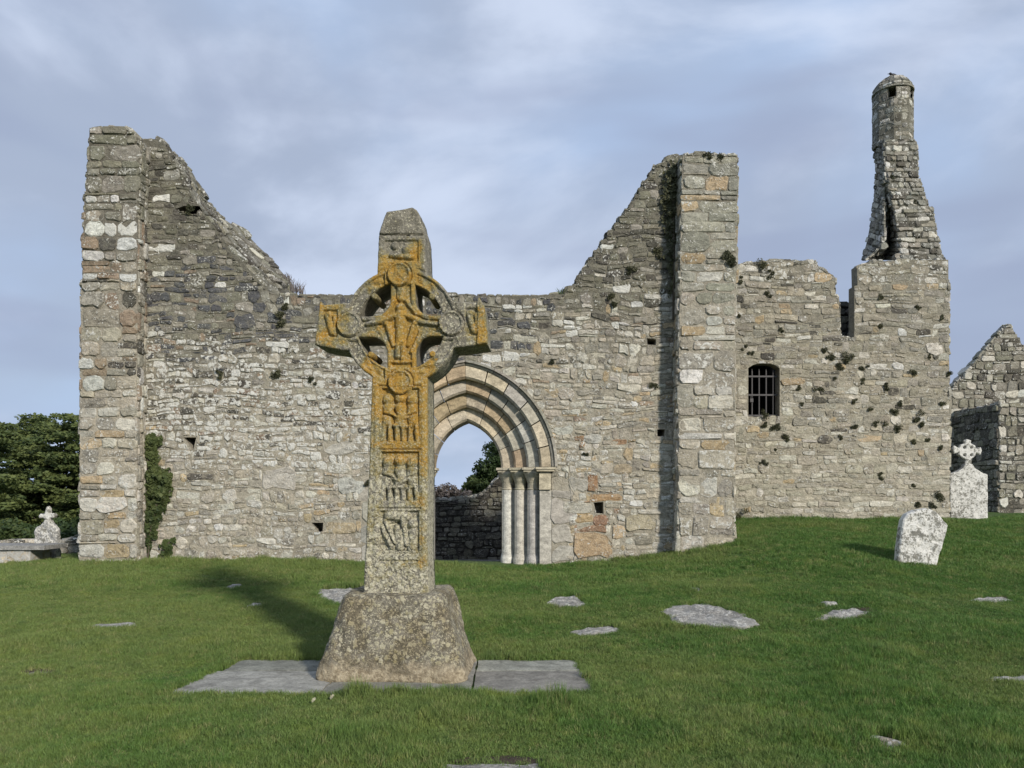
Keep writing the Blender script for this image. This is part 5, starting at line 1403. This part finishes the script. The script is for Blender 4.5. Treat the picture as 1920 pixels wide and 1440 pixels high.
def crown_px(blobs, Y, n, seed, dep=2.5, rx=.55, rz=.38):
    """clumps filling px ellipses (cx,cy,rx,ry) at distance Y"""
    rr = random.Random(seed); out = []
    tot = sum(b_[2] * b_[3] for b_ in blobs)
    for (cx_, cy_, ax, ay) in blobs:
        for _ in range(max(2, int(n * ax * ay / tot))):
            a = rr.uniform(0, 2 * math.pi); r_ = math.sqrt(rr.random())
            yy = Y + rr.uniform(-dep, dep)
            p = P(cx_ + ax * r_ * math.cos(a), cy_ + ay * r_ * math.sin(a), yy); s_ = rr.uniform(.6, 1.3)
            out.append((p[0], yy, p[2], rx * s_, rx * s_, rz * s_))
    return out
def gbase(px_, Y, dz=0): x_ = (px_ - CX) / F * Y; return (x_, Y, ghs(x_, Y) + dz)
PB = dict(mat=M['pine'], flat=.45, up=.6)
tree(gbase(128, 40), P(0, 770, 40)[2] - gbase(128, 40)[2], crown_px([(118, 800, 36, 24), (100, 850, 55, 40), (125, 900, 55, 45), (90, 950, 60, 40), (135, 985, 50, 35), (60, 905, 50, 22), (165, 830, 40, 50), (190, 930, 50, 70)], 40, 330, 1, rx=.62, rz=.17), seed=201, label='tall dark pine immediately left of the gable wall', leafn=150, size=.11, nb=22, group='pines beyond the left boundary wall', **PB)
tree(gbase(62, 44), P(0, 778, 44)[2] - gbase(62, 44)[2], crown_px([(64, 800, 22, 18), (40, 830, 40, 28), (60, 860, 45, 30), (20, 905, 36, 24), (45, 960, 50, 30), (30, 820, 24, 14), (70, 1000, 60, 26)], 44, 230, 2, rx=.66, rz=.17), seed=202, label='pine with broken top in the middle of the left tree group', leafn=150, size=.12, nb=18, group='pines beyond the left boundary wall', **PB)
tree(gbase(-40, 38), P(0, 795, 38)[2] - gbase(-40, 38)[2], crown_px([(-10, 815, 34, 20), (-30, 860, 30, 26), (-20, 910, 38, 30), (-10, 960, 44, 36), (-20, 1000, 50, 30), (8, 835, 16, 10)], 38, 150, 3, rx=.6, rz=.17), seed=203, label='pine cut off by the left edge of the view', leafn=150, size=.11, nb=14, group='pines beyond the left boundary wall', **PB)
def bush(blobs, Y, n, mat, seed, label, leafn=160, size=.07, dep=1.2, rx=.35, rz=.3, name='bush', twigs=10, cat='bush', flat=.8, group=None):
    cl = crown_px(blobs, Y, n, seed, dep, rx, rz); px_ = blobs[0][0]; base = gbase(px_, Y, -.1)
    root = empty(name, base, label=label, cat=cat, **({'group': group} if group else {})); b = MB(); rr = random.Random(seed)
    for c in rr.sample(cl, min(twigs, len(cl))):
        e = Vector(c[:3]); a = Vector(base) + Vector((rr.uniform(-.2, .2), rr.uniform(-.2, .2), 0)); b.tube([tuple(a), tuple(a.lerp(e, .5) + Vector((rr.uniform(-.2, .2), 0, 0))), tuple(e)], [.04, .03, .01], 6)
    b.build('stem', M['bark'], root); V, q, var = leaves(cl, leafn, size, seed, flat); mk('foliage', V, q, mat, root, extra={'var': var}); return root
bush([(60, 1018, 60, 16), (150, 1010, 70, 24), (-30, 1010, 60, 22)], 30, 80, M['darkleaf'], 211, 'dark undergrowth hedge beneath the left pines', 260, .1, 1.5, .55, .4, cat='hedge')
bush([(22, 1006, 26, 10), (-5, 1004, 20, 12)], 24, 30, M['bushleaf'], 212, 'lighter green bush behind the chest tomb', 200, .07, .6, .3, .25)
tree(gbase(930, 33), P(0, 838, 33)[2] - gbase(930, 33)[2], crown_px([(932, 850, 16, 12), (925, 885, 26, 18), (912, 908, 26, 14), (900, 925, 30, 12), (960, 880, 30, 40), (905, 882, 8, 8)], 33, 90, 5, 1.5, .34, .28), mat=M['darkleaf'], seed=221, label='dark evergreen tree seen through the doorway on the right', leafn=230, size=.075, nb=10, flat=.8)
bush([(895, 912, 22, 8), (888, 925, 24, 8), (886, 903, 8, 4)], 29, 26, M['bushleaf'], 222, 'bright green shrub under the evergreen seen through the doorway', 150, .06, .6, .22, .16)
bush([(845, 928, 30, 9), (825, 926, 18, 8), (862, 932, 24, 8), (780, 925, 50, 10)], 27, 46, M['twig'], 223, 'bare greyish shrub above the wall seen through the doorway', 110, .06, .5, .22, .2, flat=1.0, twigs=34)

rt = random.Random(31); cl = []
for i in range(260):
    a = -1.15 + 2.3 * i / 259 + rt.uniform(-.01, .01); rr_ = rt.uniform(95, 120); x_, y_ = rr_ * math.sin(a), rr_ * math.cos(a)
    cl.append((x_, y_, ghs(x_, y_) + rt.uniform(.8, 4.2), rt.uniform(2, 3.4), rt.uniform(2, 3), rt.uniform(1.2, 2.0)))
V, q, var = leaves(cl, 120, .45, 33, .8); mk('distant_trees', V, q, M['pine'], extra={'var': var}, kind='stuff')
# ivy on the gable wall
def ivy(poly, Y, n, size, seed, label, mat=M['ivy'], thick=.16, name='ivy', stem=None, cat='ivy'):
    rg = np.random.RandomState(seed); xs = [p[0] for p in poly]; ys = [p[1] for p in poly]
    X = rg.uniform(min(xs), max(xs), n * 3); Yp = rg.uniform(min(ys), max(ys), n * 3); X += 4 * fbm(X * .08, Yp * .08, 0, 2, seed)
    k_ = (sdpoly(X, Yp, poly) < 9 * rg.rand(n * 3) ** 2 - 5 + 11 * fbm(X * .13, Yp * .13, 0, 3, seed + 4)) & (fbm(X * .16, Yp * .16, 0, 2, seed + 8) > -.22 - .5 * rg.rand(n * 3)); X, Yp = X[k_][:n], Yp[k_][:n]; m = len(X)
    depth = np.clip(-sdpoly(X, Yp, poly) / 12, .15, 1) * thick
    yy = Y - depth * rg.rand(m) ** .6 * (0.75 + .9 * fbm(X * .11, Yp * .11, 0, 2, 3))
    c = np.c_[(X - CX) / F * yy, yy, EYE + (HY - Yp) / F * yy]
    a = rg.normal(size=(m, 3)); a[:, 1] *= .5; a /= np.linalg.norm(a, axis=1)[:, None]; b_ = np.cross(a, np.array([0, -1, .5]) + rg.normal(size=(m, 3)) * .5); b_ /= np.linalg.norm(b_, axis=1)[:, None]
    s_ = size * (.6 + .8 * rg.rand(m))[:, None]
    V = np.stack([c - a * s_, c + b_ * s_ * .75, c + a * s_, c - b_ * s_ * .75], 1).reshape(-1, 3)
    root = empty(name, (float(c[:, 0].mean()), Y, float(c[:, 2].min())), label=label, cat=cat)
    mk('foliage', V, np.arange(m * 4).reshape(m, 4).tolist(), mat, root, extra={'var': np.repeat(rg.rand(m), 4)})
    if stem:
        b = MB()
        for s2 in stem: b.tube([P(x, y, Y - .03) for x, y in s2], .018, 6)
        b.build('stem', M['bark'], root)
ivy([(268, 820), (284, 812), (298, 822), (296, 850), (292, 870), (305, 882), (322, 885), (323, 905), (315, 935), (305, 955), (292, 985), (287, 1010), (277, 1045), (270, 1048), (268, 1000), (270, 940), (266, 900), (270, 870)], 14.36, 4600, .034, 301, 'dark ivy climbing the corner of the left pier', stem=[[(272, 1056), (274, 1000), (280, 940), (276, 880), (280, 830)], [(276, 1056), (282, 990), (298, 930), (305, 895)], [(270, 1056), (270, 980), (272, 900)]])
ivy([(298, 1043), (304, 1022), (314, 1010), (326, 1006), (328, 1016), (318, 1034), (308, 1046)], 14.34, 500, .026, 302, 'small bright ivy sprig at the foot of the gable wall', stem=[[(300, 1050), (310, 1025), (322, 1012)]], mat=M['bushleaf'])
ivy([(1244, 330), (1262, 300), (1276, 298), (1276, 330), (1274, 400), (1270, 470), (1264, 540), (1256, 560), (1254, 500), (1248, 430), (1240, 380)], 14.33, 1400, .03, 303, 'dark creeper in the shaded angle of the right buttress', thick=.1, mat=M['tuft'], stem=[[(1262, 600), (1264, 500), (1262, 400), (1266, 320)]])

def tuft(px_, py_, r_px, Y, label, seed, mat=None, name='wall_plant', droop=.35, group='plants rooted in the wall joints', dens=1.0):
    rg = np.random.RandomState(seed); r_ = r_px * .85 / F * Y; c0 = np.array(P(px_, py_, Y)); n = int((110 + 420 * min(1, r_ / .18)) * dens)
    d = rg.normal(size=(n, 3)); d[:, 1] = -np.abs(d[:, 1]) * .8; d[:, 2] -= droop * rg.rand(n); d /= np.linalg.norm(d, axis=1)[:, None]
    lob = rg.normal(size=(4, 3)) * np.array([.5, .1, .5]) * r_; lr = rg.uniform(.45, .85, 4); li = rg.randint(0, 4, n)
    c = c0 + lob[li] + d * (r_ * lr[li] * rg.rand(n) ** .45)[:, None] * np.array([1, .7, .9]); s_ = (.012 + .035 * r_) * (.6 + .8 * rg.rand(n))[:, None]
    a = d + 1.1 * rg.normal(size=(n, 3)); a /= np.linalg.norm(a, axis=1)[:, None]; b_ = np.cross(a, rg.normal(size=(n, 3))); b_ /= np.linalg.norm(b_, axis=1)[:, None]
    V = np.stack([c - a * s_, c + b_ * s_ * .6, c + a * s_, c - b_ * s_ * .6], 1).reshape(-1, 3)
    return mk(name, V, np.arange(n * 4).reshape(n, 4).tolist(), mat or M['tuft'], extra={'var': np.repeat(rg.rand(n), 4)}, label=label, cat='plant', group=group)
TU = [ # px, py, r, distance, label
 (1590, 665, 13, 0, 'largest dark plant clump on the wing wall below the slot'), (1557, 672, 8, 0, 'dark clump beside and left of the largest wing wall plant'), (1573, 686, 8, 0, 'dark clump hanging below the largest wing wall plant'),
 (1618, 688, 7, 0, 'small clump right of the largest wing wall plant'), (1545, 659, 6, 0, 'small tuft just left above the paired wing wall clumps'), (1452, 797, 10, 0, 'dark plant under the right corner of the barred window'), (1432, 797, 7, 0, 'small plant under the middle of the barred window'),
 (1438, 774, 9, -.05, 'grey dry plant on the sill inside the barred window foot'), (1470, 818, 10, 0, 'brownish plant low right of the barred window'), (1396, 652, 6, 0, 'round dark tuft above and left of the barred window'), (1407, 661, 6, 0, 'round tuft close above the barred window'),
 (1498, 728, 5, 0, 'small tuft level with the window, first to its right'), (1536, 728, 9, 0, 'dark plant level with the window, second to its right'), (1565, 708, 5, 0, 'small plant midway between window and largest clump'), (1616, 714, 6, 0, 'small plant below the largest clump, to its right'),
 (1660, 729, 9, 0, 'compact dark plant in the middle of the tower face'), (1713, 697, 7, 0, 'plant high in the right half of the tower face'), (1686, 757, 7, 0, 'plant right of centre on the tower face'), (1675, 772, 8, 0, 'olive plant just below the centre of the tower face'), (1677, 803, 13, 0, 'largest olive bush on the lower tower face'),
 (1720, 785, 10, 0, 'dark forked plant right of the largest tower bush'), (1727, 795, 7, 0, 'small lower lobe beside the dark forked tower plant'), (1606, 802, 8, 0, 'plant left of the largest tower bush'), (1643, 794, 6, 0, 'small plant between the two lower tower bushes'), (1713, 829, 8, 0, 'plant below the forked tower plant'),
 (1767, 759, 7, 0, 'plant close to the right edge of the tower, upper'), (1763, 840, 7, 0, 'plant close to the right edge of the tower, lower'), (1766, 934, 12, 0, 'large olive plant at the foot of the tower by the white headstone'), (1722, 948, 7, 0, 'plant behind the leaning headstone top'), (1750, 950, 8, 0, 'plant at the wall foot between the two right headstones'),
 (1650, 891, 6, 0, 'plant low on the wing wall above the leaning headstone'), (1712, 911, 5, 0, 'tiny plant above right of the leaning headstone'), (1577, 820, 5, 0, 'small plant low in the middle of the wing wall'), (1431, 867, 6, 0, 'small plant low on the wing wall below the window'), (1455, 843, 3.5, 0, 'tiny tuft between the low plants under the window'),
 (1438, 552, 7, 0, 'plant high on the wing wall left of the slot'), (1389, 526, 7, 0, 'plant at the upper left end of the wing wall'), (1428, 498, 10, -.02, 'brown plant growing on the wing wall top at left'), (1442, 514, 8, 0, 'reddish plant just under the wing wall top'), (1463, 620, 5, 0, 'small tuft midway above the window'), (1384, 592, 5, 0, 'tuft beside the right buttress high on the wing'),
 (1650, 558, 6, 0, 'small plant high on the tower face, left half'), (1720, 577, 6, 0, 'small plant high on the tower face, right half'), (1766, 595, 5, 0, 'tiny plant on the upper right edge of the tower'), (1776, 698, 7, 0, 'plant on the right corner of the tower at mid height'), (1650, 610, 5, 0, 'tiny plant right of the slot foot'), (1744, 669, 5, 0, 'tiny plant in the upper right of the tower face'),
 (1388, 968, 12, -.05, 'low dark weeds where the buttress meets the wing'), (1503, 758, 5, 0, 'tiny tuft right of the window at its lower half'), (1600, 752, 6, 0, 'small plant in the centre of the wing wall'), (1633, 768, 5, 0, 'tiny plant left of the tower centre plants'), (1740, 825, 5, 0, 'tiny plant near the right edge between the others')]
for i, (x, y, r_, dy, lab) in enumerate(TU): tuft(x, y, r_, YV - .02 + dy, lab, 400 + i)
TM = [(1226, 722, 8, 'dark round plant on the gable wall left of the buttress shadow'), (1146, 555, 9, 'hanging brown plant under the right gable slope'), (1152, 572, 8, 'lower part of the hanging plants under the right gable slope'), (1230, 470, 10, 'brown plant high on the right gable near the shadow'), (1182, 505, 9, 'brownish plant in the middle of the right gable'),
      (1034, 678, 5, 'dark round tuft above the right shoulder of the door arch'), (1098, 852, 4, 'tiny plant right of the door capitals'), (586, 712, 7, 'brown plant on the left wall at mid height'), (520, 700, 12, 'dark mossy clump on the left wall near the cross arm'), (530, 575, 9, 'green clump under the foot of the left gable slope'), (527, 600, 14, 'black mossy hollow clump left of the cross'),
      (356, 392, 9, 'green fern clump in the hollow of the left gable'), (272, 510, 6, 'small fern in the angle of the left pier'), (412, 702, 8, 'dark moss patch on the left part of the wall'), (690, 905, 6, 'thin dark plant at the left jamb of the doorway')]
for i, (x, y, r_, lab) in enumerate(TM): tuft(x, y, r_, YW - .03, lab, 500 + i, dens=1.2)
for i, (x, y, r_, Y, lab) in enumerate([(1329, 292, 8, 13.97, 'green cushion plant on top of the buttress, left one'), (1350, 295, 9, 13.97, 'dark cushion plant on top of the buttress, right one'), (1366, 478, 16, 13.96, 'bushy dark plant jutting from the right buttress edge'), (1374, 492, 10, 13.96, 'trailing part of plant under the bushy buttress clump'),
      (1672, 334, 6, 18.1, 'small dark plant on the turret'), (1716, 378, 5, 18.3, 'tiny plant on the right flank of the turret')]): tuft(x, y, r_, Y, lab, 560 + i)
def grasstop(px_, py_, Y, r_px, h_px, n, seed, label, mat=None):
    rg = np.random.RandomState(seed); b = MB(); k_ = Y / F
    V = []; Fc = []; var = []
    for i in range(n):
        x_ = (px_ + rg.uniform(-r_px, r_px) - CX) * k_; y_ = Y + rg.uniform(-.1, .3); z_ = EYE + (HY - py_) * k_ - .03; h_ = h_px * k_ * rg.uniform(.5, 1.1); lx, ly = rg.normal(size=2) * .35 * h_
        o_ = len(V); w_ = .006
        V += [(x_ - w_, y_, z_), (x_ + w_, y_, z_), (x_ + lx * .4 + w_ * .7, y_ + ly * .4, z_ + h_ * .6), (x_ + lx * .4 - w_ * .7, y_ + ly * .4, z_ + h_ * .6), (x_ + lx, y_ + ly, z_ + h_)]
        Fc += [(o_, o_ + 1, o_ + 2, o_ + 3), (o_ + 3, o_ + 2, o_ + 4)]; var += [rg.rand()] * 5
    mk('wall_grass', V, Fc, mat or M['bushleaf'], extra={'var': var}, label=label, cat='plant', group='plants growing on the wall tops')
grasstop(1062, 552, 14.5, 14, 15, 170, 601, 'grass tuft at the foot of the right gable slope')
grasstop(556, 545, 14.9, 10, 24, 60, 602, 'dry weeds at the foot of the left gable slope', M['twig'])
grasstop(538, 520, 14.9, 6, 12, 40, 603, 'dry grass on the left gable slope', M['twig'])
grasstop(304, 272, 14.6, 8, 7, 60, 604, 'green grass on top of the left gable stump')

# ------------------------------------------------------------------ lawn
def blade_tuft(seed, n, rad, h, wd):
    rg = np.random.RandomState(seed); V = []; Fc = []
    for i in range(n):
        a = rg.uniform(0, 6.283); r_ = rad * math.sqrt(rg.rand()); x_, y_ = r_ * math.cos(a), r_ * math.sin(a)
        hh = h * rg.uniform(.5, 1.15); la = rg.uniform(0, 6.283); ln = hh * rg.uniform(.15, .85); dx, dy = math.cos(la) * ln, math.sin(la) * ln
        wa = rg.uniform(0, 3.1416); wx, wy = math.cos(wa) * wd, math.sin(wa) * wd; o_ = len(V)
        V += [(x_ - wx, y_ - wy, -.01), (x_ + wx, y_ + wy, -.01), (x_ + dx * .35 + wx * .8, y_ + dy * .35 + wy * .8, hh * .6), (x_ + dx * .35 - wx * .8, y_ + dy * .35 - wy * .8, hh * .6), (x_ + dx, y_ + dy, hh * (1 - .25 * ln / hh))]
        Fc += [(o_, o_ + 1, o_ + 2, o_ + 3), (o_ + 3, o_ + 2, o_ + 4)]
    me = bpy.data.meshes.new('blades'); me.from_pydata(V, [], Fc); me.materials.append(M['grass']); return bpy.data.objects.new('grass_blades', me)
def grass_mat():
    m, t, b = newmat('grass_blades'); b.inputs['Roughness'].default_value = .55; b.inputs['Specular IOR Level'].default_value = .3
    pos = nn(t, 'ShaderNodeNewGeometry').outputs['Position']; rnd = nn(t, 'ShaderNodeObjectInfo').outputs['Random']
    n1 = noisen(t, pos, 0.55, 4, .6); n2 = noisen(t, pos, 2.6, 4, .6); n3 = noisen(t, pos, 35, 2, .6)
    sx = nn(t, 'ShaderNodeSeparateXYZ'); t.links.new(pos, sx.inputs[0])
    k_ = maprange(t, sx.outputs[0], -6, 7, -.14, .14, False)
    f = mathn(t, 'ADD', n1, k_)
    c = mixc(t, maprange(t, f, .36, .64), (0.175, 0.235, 0.066), (0.098, 0.190, 0.040))
    c = mixc(t, maprange(t, n2, .52, .72, 0, .55), c, (0.215, 0.265, 0.06))
    c = mixc(t, maprange(t, n2, .30, .44, .5, 0), c, (0.085, 0.145, 0.045))
    n4 = noisen(t, pos, 7.5, 3, .6)
    c = mixc(t, maprange(t, n4, .56, .72, 0, .55), c, (0.25, 0.30, 0.075))
    c = mixc(t, maprange(t, n4, .30, .42, .45, 0), c, (0.055, 0.105, 0.03))
    c = mixc(t, maprange(t, rnd, .80, 1.0, 0, .75), c, (0.30, 0.29, 0.12))
    c = mixc(t, 1.0, c, maprange(t, n3, .3, .7, .7, 1.35, False), 'MULTIPLY')
    t.links.new(c, b.inputs['Base Color'])
    tr = t.nodes.new('ShaderNodeBsdfTranslucent'); t.links.new(c, tr.inputs[0]); mx = t.nodes.new('ShaderNodeMixShader'); mx.inputs[0].default_value = .3
    t.links.new(b.outputs[0], mx.inputs[1]); t.links.new(tr.outputs[0], mx.inputs[2]); t.links.new(mx.outputs[0], t.nodes['Material Output'].inputs[0]); return m
M['grass'] = grass_mat()
bl = bpy.data.collections.new('grass_blade_shapes')
for i in range(6): bl.objects.link(blade_tuft(700 + i, 34, .055, .046 * (.8 + .12 * i), .0021))
def lawn():
    rg = np.random.RandomState(9)
    PX, PY, S = [], [], []
    def scatter(n, y0, y1, sc0):
        u = rg.rand(n); y_ = y0 + (y1 - y0) * u; x_ = (rg.rand(n) - .5) * 2 * (y_ * .74 + 3.2)
        keep = rg.rand(n) < (y_ * .74 + 3.2) / (y1 * .74 + 3.2); return x_[keep], y_[keep], np.full(keep.sum(), sc0)
    for n, y0, y1, s_ in ((92000, 3.4, 7.5, .9), (85000, 7.5, 11.5, 1.1), (85000, 11.5, 20.5, 1.45)):
        a, b_, c_ = scatter(n, y0, y1, s_); PX.append(a); PY.append(b_); S.append(c_)
    x_ = np.concatenate(PX); y_ = np.concatenate(PY); s_ = np.concatenate(S)
    ok = np.ones(len(x_), bool)
    for e in EXC:
        cx_ = np.mean([p[0] for p in e]); cy_ = np.mean([p[1] for p in e]); nr_ = (np.abs(x_ - cx_) < 2.2) & (np.abs(y_ - cy_) < 1.2)
        if nr_.any():
            d = sdpoly(x_[nr_], y_[nr_], e); cut = (.0 if max(p[0] for p in e) - min(p[0] for p in e) < .7 else .028) * (1 + 1.3 * fbm(x_[nr_] * 6, y_[nr_] * 6, 0, 2, 71)) - .012
            ok[nr_] &= ~(d < -cut)
    for e in SOILW: ok &= ~(inpoly(x_, y_, e) & (rg.rand(len(x_)) < .85))
    ok &= ~((x_ > -7.95) & (x_ < 4.1) & (y_ > YW + .0)) | (x_ > 4.15)
    ok &= ~((x_ > -8.1) & (x_ < -6.85) & (y_ > 14.05)); ok &= ~((x_ > 3.05) & (x_ < 4.05) & (y_ > 13.98)); ok &= ~((x_ > 3.2) & (x_ < 10.0) & (y_ > YV - .02))
    x_, y_, s_ = x_[ok], y_[ok], s_[ok]
    # longer grass along edges and in patches
    big = .42 + 1.25 * np.clip(.5 + .9 * fbm(x_ * 1.3, y_ * 1.3, 0, 3, 40), 0, 1)
    for e in EXC[:16]:
        cx_ = np.mean([p[0] for p in e]); cy_ = np.mean([p[1] for p in e]); near = (np.abs(x_ - cx_) < 2.2) & (np.abs(y_ - cy_) < 1.2)
        if near.any():
            d = sdpoly(x_[near], y_[near], e); big[near] *= 1 + .35 * np.exp(-(d / .08) ** 2)
    for (qx, qy, rr_, am) in ((1040, 1335, .16, 1.9), (1655, 1240, .25, 2.0), (1600, 1262, .2, 1.0), (850, 1332, .35, .8), (672, 1312, .08, 1.7), (1238, 1180, .14, 1.2), (1150, 1176, .12, 1.0), (1640, 1310, .5, .8), (1850, 1400, .6, .9), (1500, 1400, .4, .7), (40, 1215, .25, 1.1), (600, 1400, .4, .6), (200, 1330, .4, .6), (1100, 1275, .1, 1.2)):
        h_ = hit(qx, qy); big *= 1 + am * np.exp(-((x_ - h_[0]) ** 2 + (y_ - h_[1]) ** 2) / rr_ ** 2)
    base_n = ((x_ > -8.2) & (x_ < 4.2) & (y_ > 13.7)) | ((x_ > 3.4) & (x_ < 10) & (y_ > 17.25)); big = np.where(base_n, big * 1.3 + .5 * np.clip(fbm(x_ * 3, y_ * 3, 0, 2, 73), 0, 1), big)
    z_ = gh(x_, y_)
    me = bpy.data.meshes.new('grass'); me.vertices.add(len(x_)); me.vertices.foreach_set('co', np.c_[x_, y_, z_].ravel())
    a = me.attributes.new('siz', 'FLOAT_VECTOR', 'POINT'); a.data.foreach_set('vector', np.c_[s_, s_, s_ ** .5 * big].ravel())
    a = me.attributes.new('rotz', 'FLOAT_VECTOR', 'POINT'); a.data.foreach_set('vector', np.c_[rg.normal(size=len(x_)) * .12, rg.normal(size=len(x_)) * .12, rg.rand(len(x_)) * 6.283].ravel())
    o = bpy.data.objects.new('grass', me); COL.objects.link(o); setprops(o, kind='stuff')
    ng = bpy.data.node_groups.new('scatter_grass', 'GeometryNodeTree')
    ng.interface.new_socket('Geometry', in_out='INPUT', socket_type='NodeSocketGeometry'); ng.interface.new_socket('Geometry', in_out='OUTPUT', socket_type='NodeSocketGeometry')
    gi = ng.nodes.new('NodeGroupInput'); go = ng.nodes.new('NodeGroupOutput'); ip = ng.nodes.new('GeometryNodeInstanceOnPoints'); ci = ng.nodes.new('GeometryNodeCollectionInfo')
    ci.inputs['Collection'].default_value = bl; ci.inputs['Separate Children'].default_value = True; ci.inputs['Reset Children'].default_value = True
    ip.inputs['Pick Instance'].default_value = True
    na = ng.nodes.new('GeometryNodeInputNamedAttribute'); na.data_type = 'FLOAT_VECTOR'; na.inputs['Name'].default_value = 'siz'
    nr = ng.nodes.new('GeometryNodeInputNamedAttribute'); nr.data_type = 'FLOAT_VECTOR'; nr.inputs['Name'].default_value = 'rotz'
    er = ng.nodes.new('FunctionNodeEulerToRotation')
    L = ng.links; L.new(gi.outputs[0], ip.inputs['Points']); L.new(ci.outputs[0], ip.inputs['Instance']); L.new(na.outputs['Attribute'], ip.inputs['Scale']); L.new(nr.outputs['Attribute'], er.inputs[0]); L.new(er.outputs[0], ip.inputs['Rotation']); L.new(ip.outputs[0], go.inputs[0])
    md = o.modifiers.new('scatter', 'NODES'); md.node_group = ng
lawn()
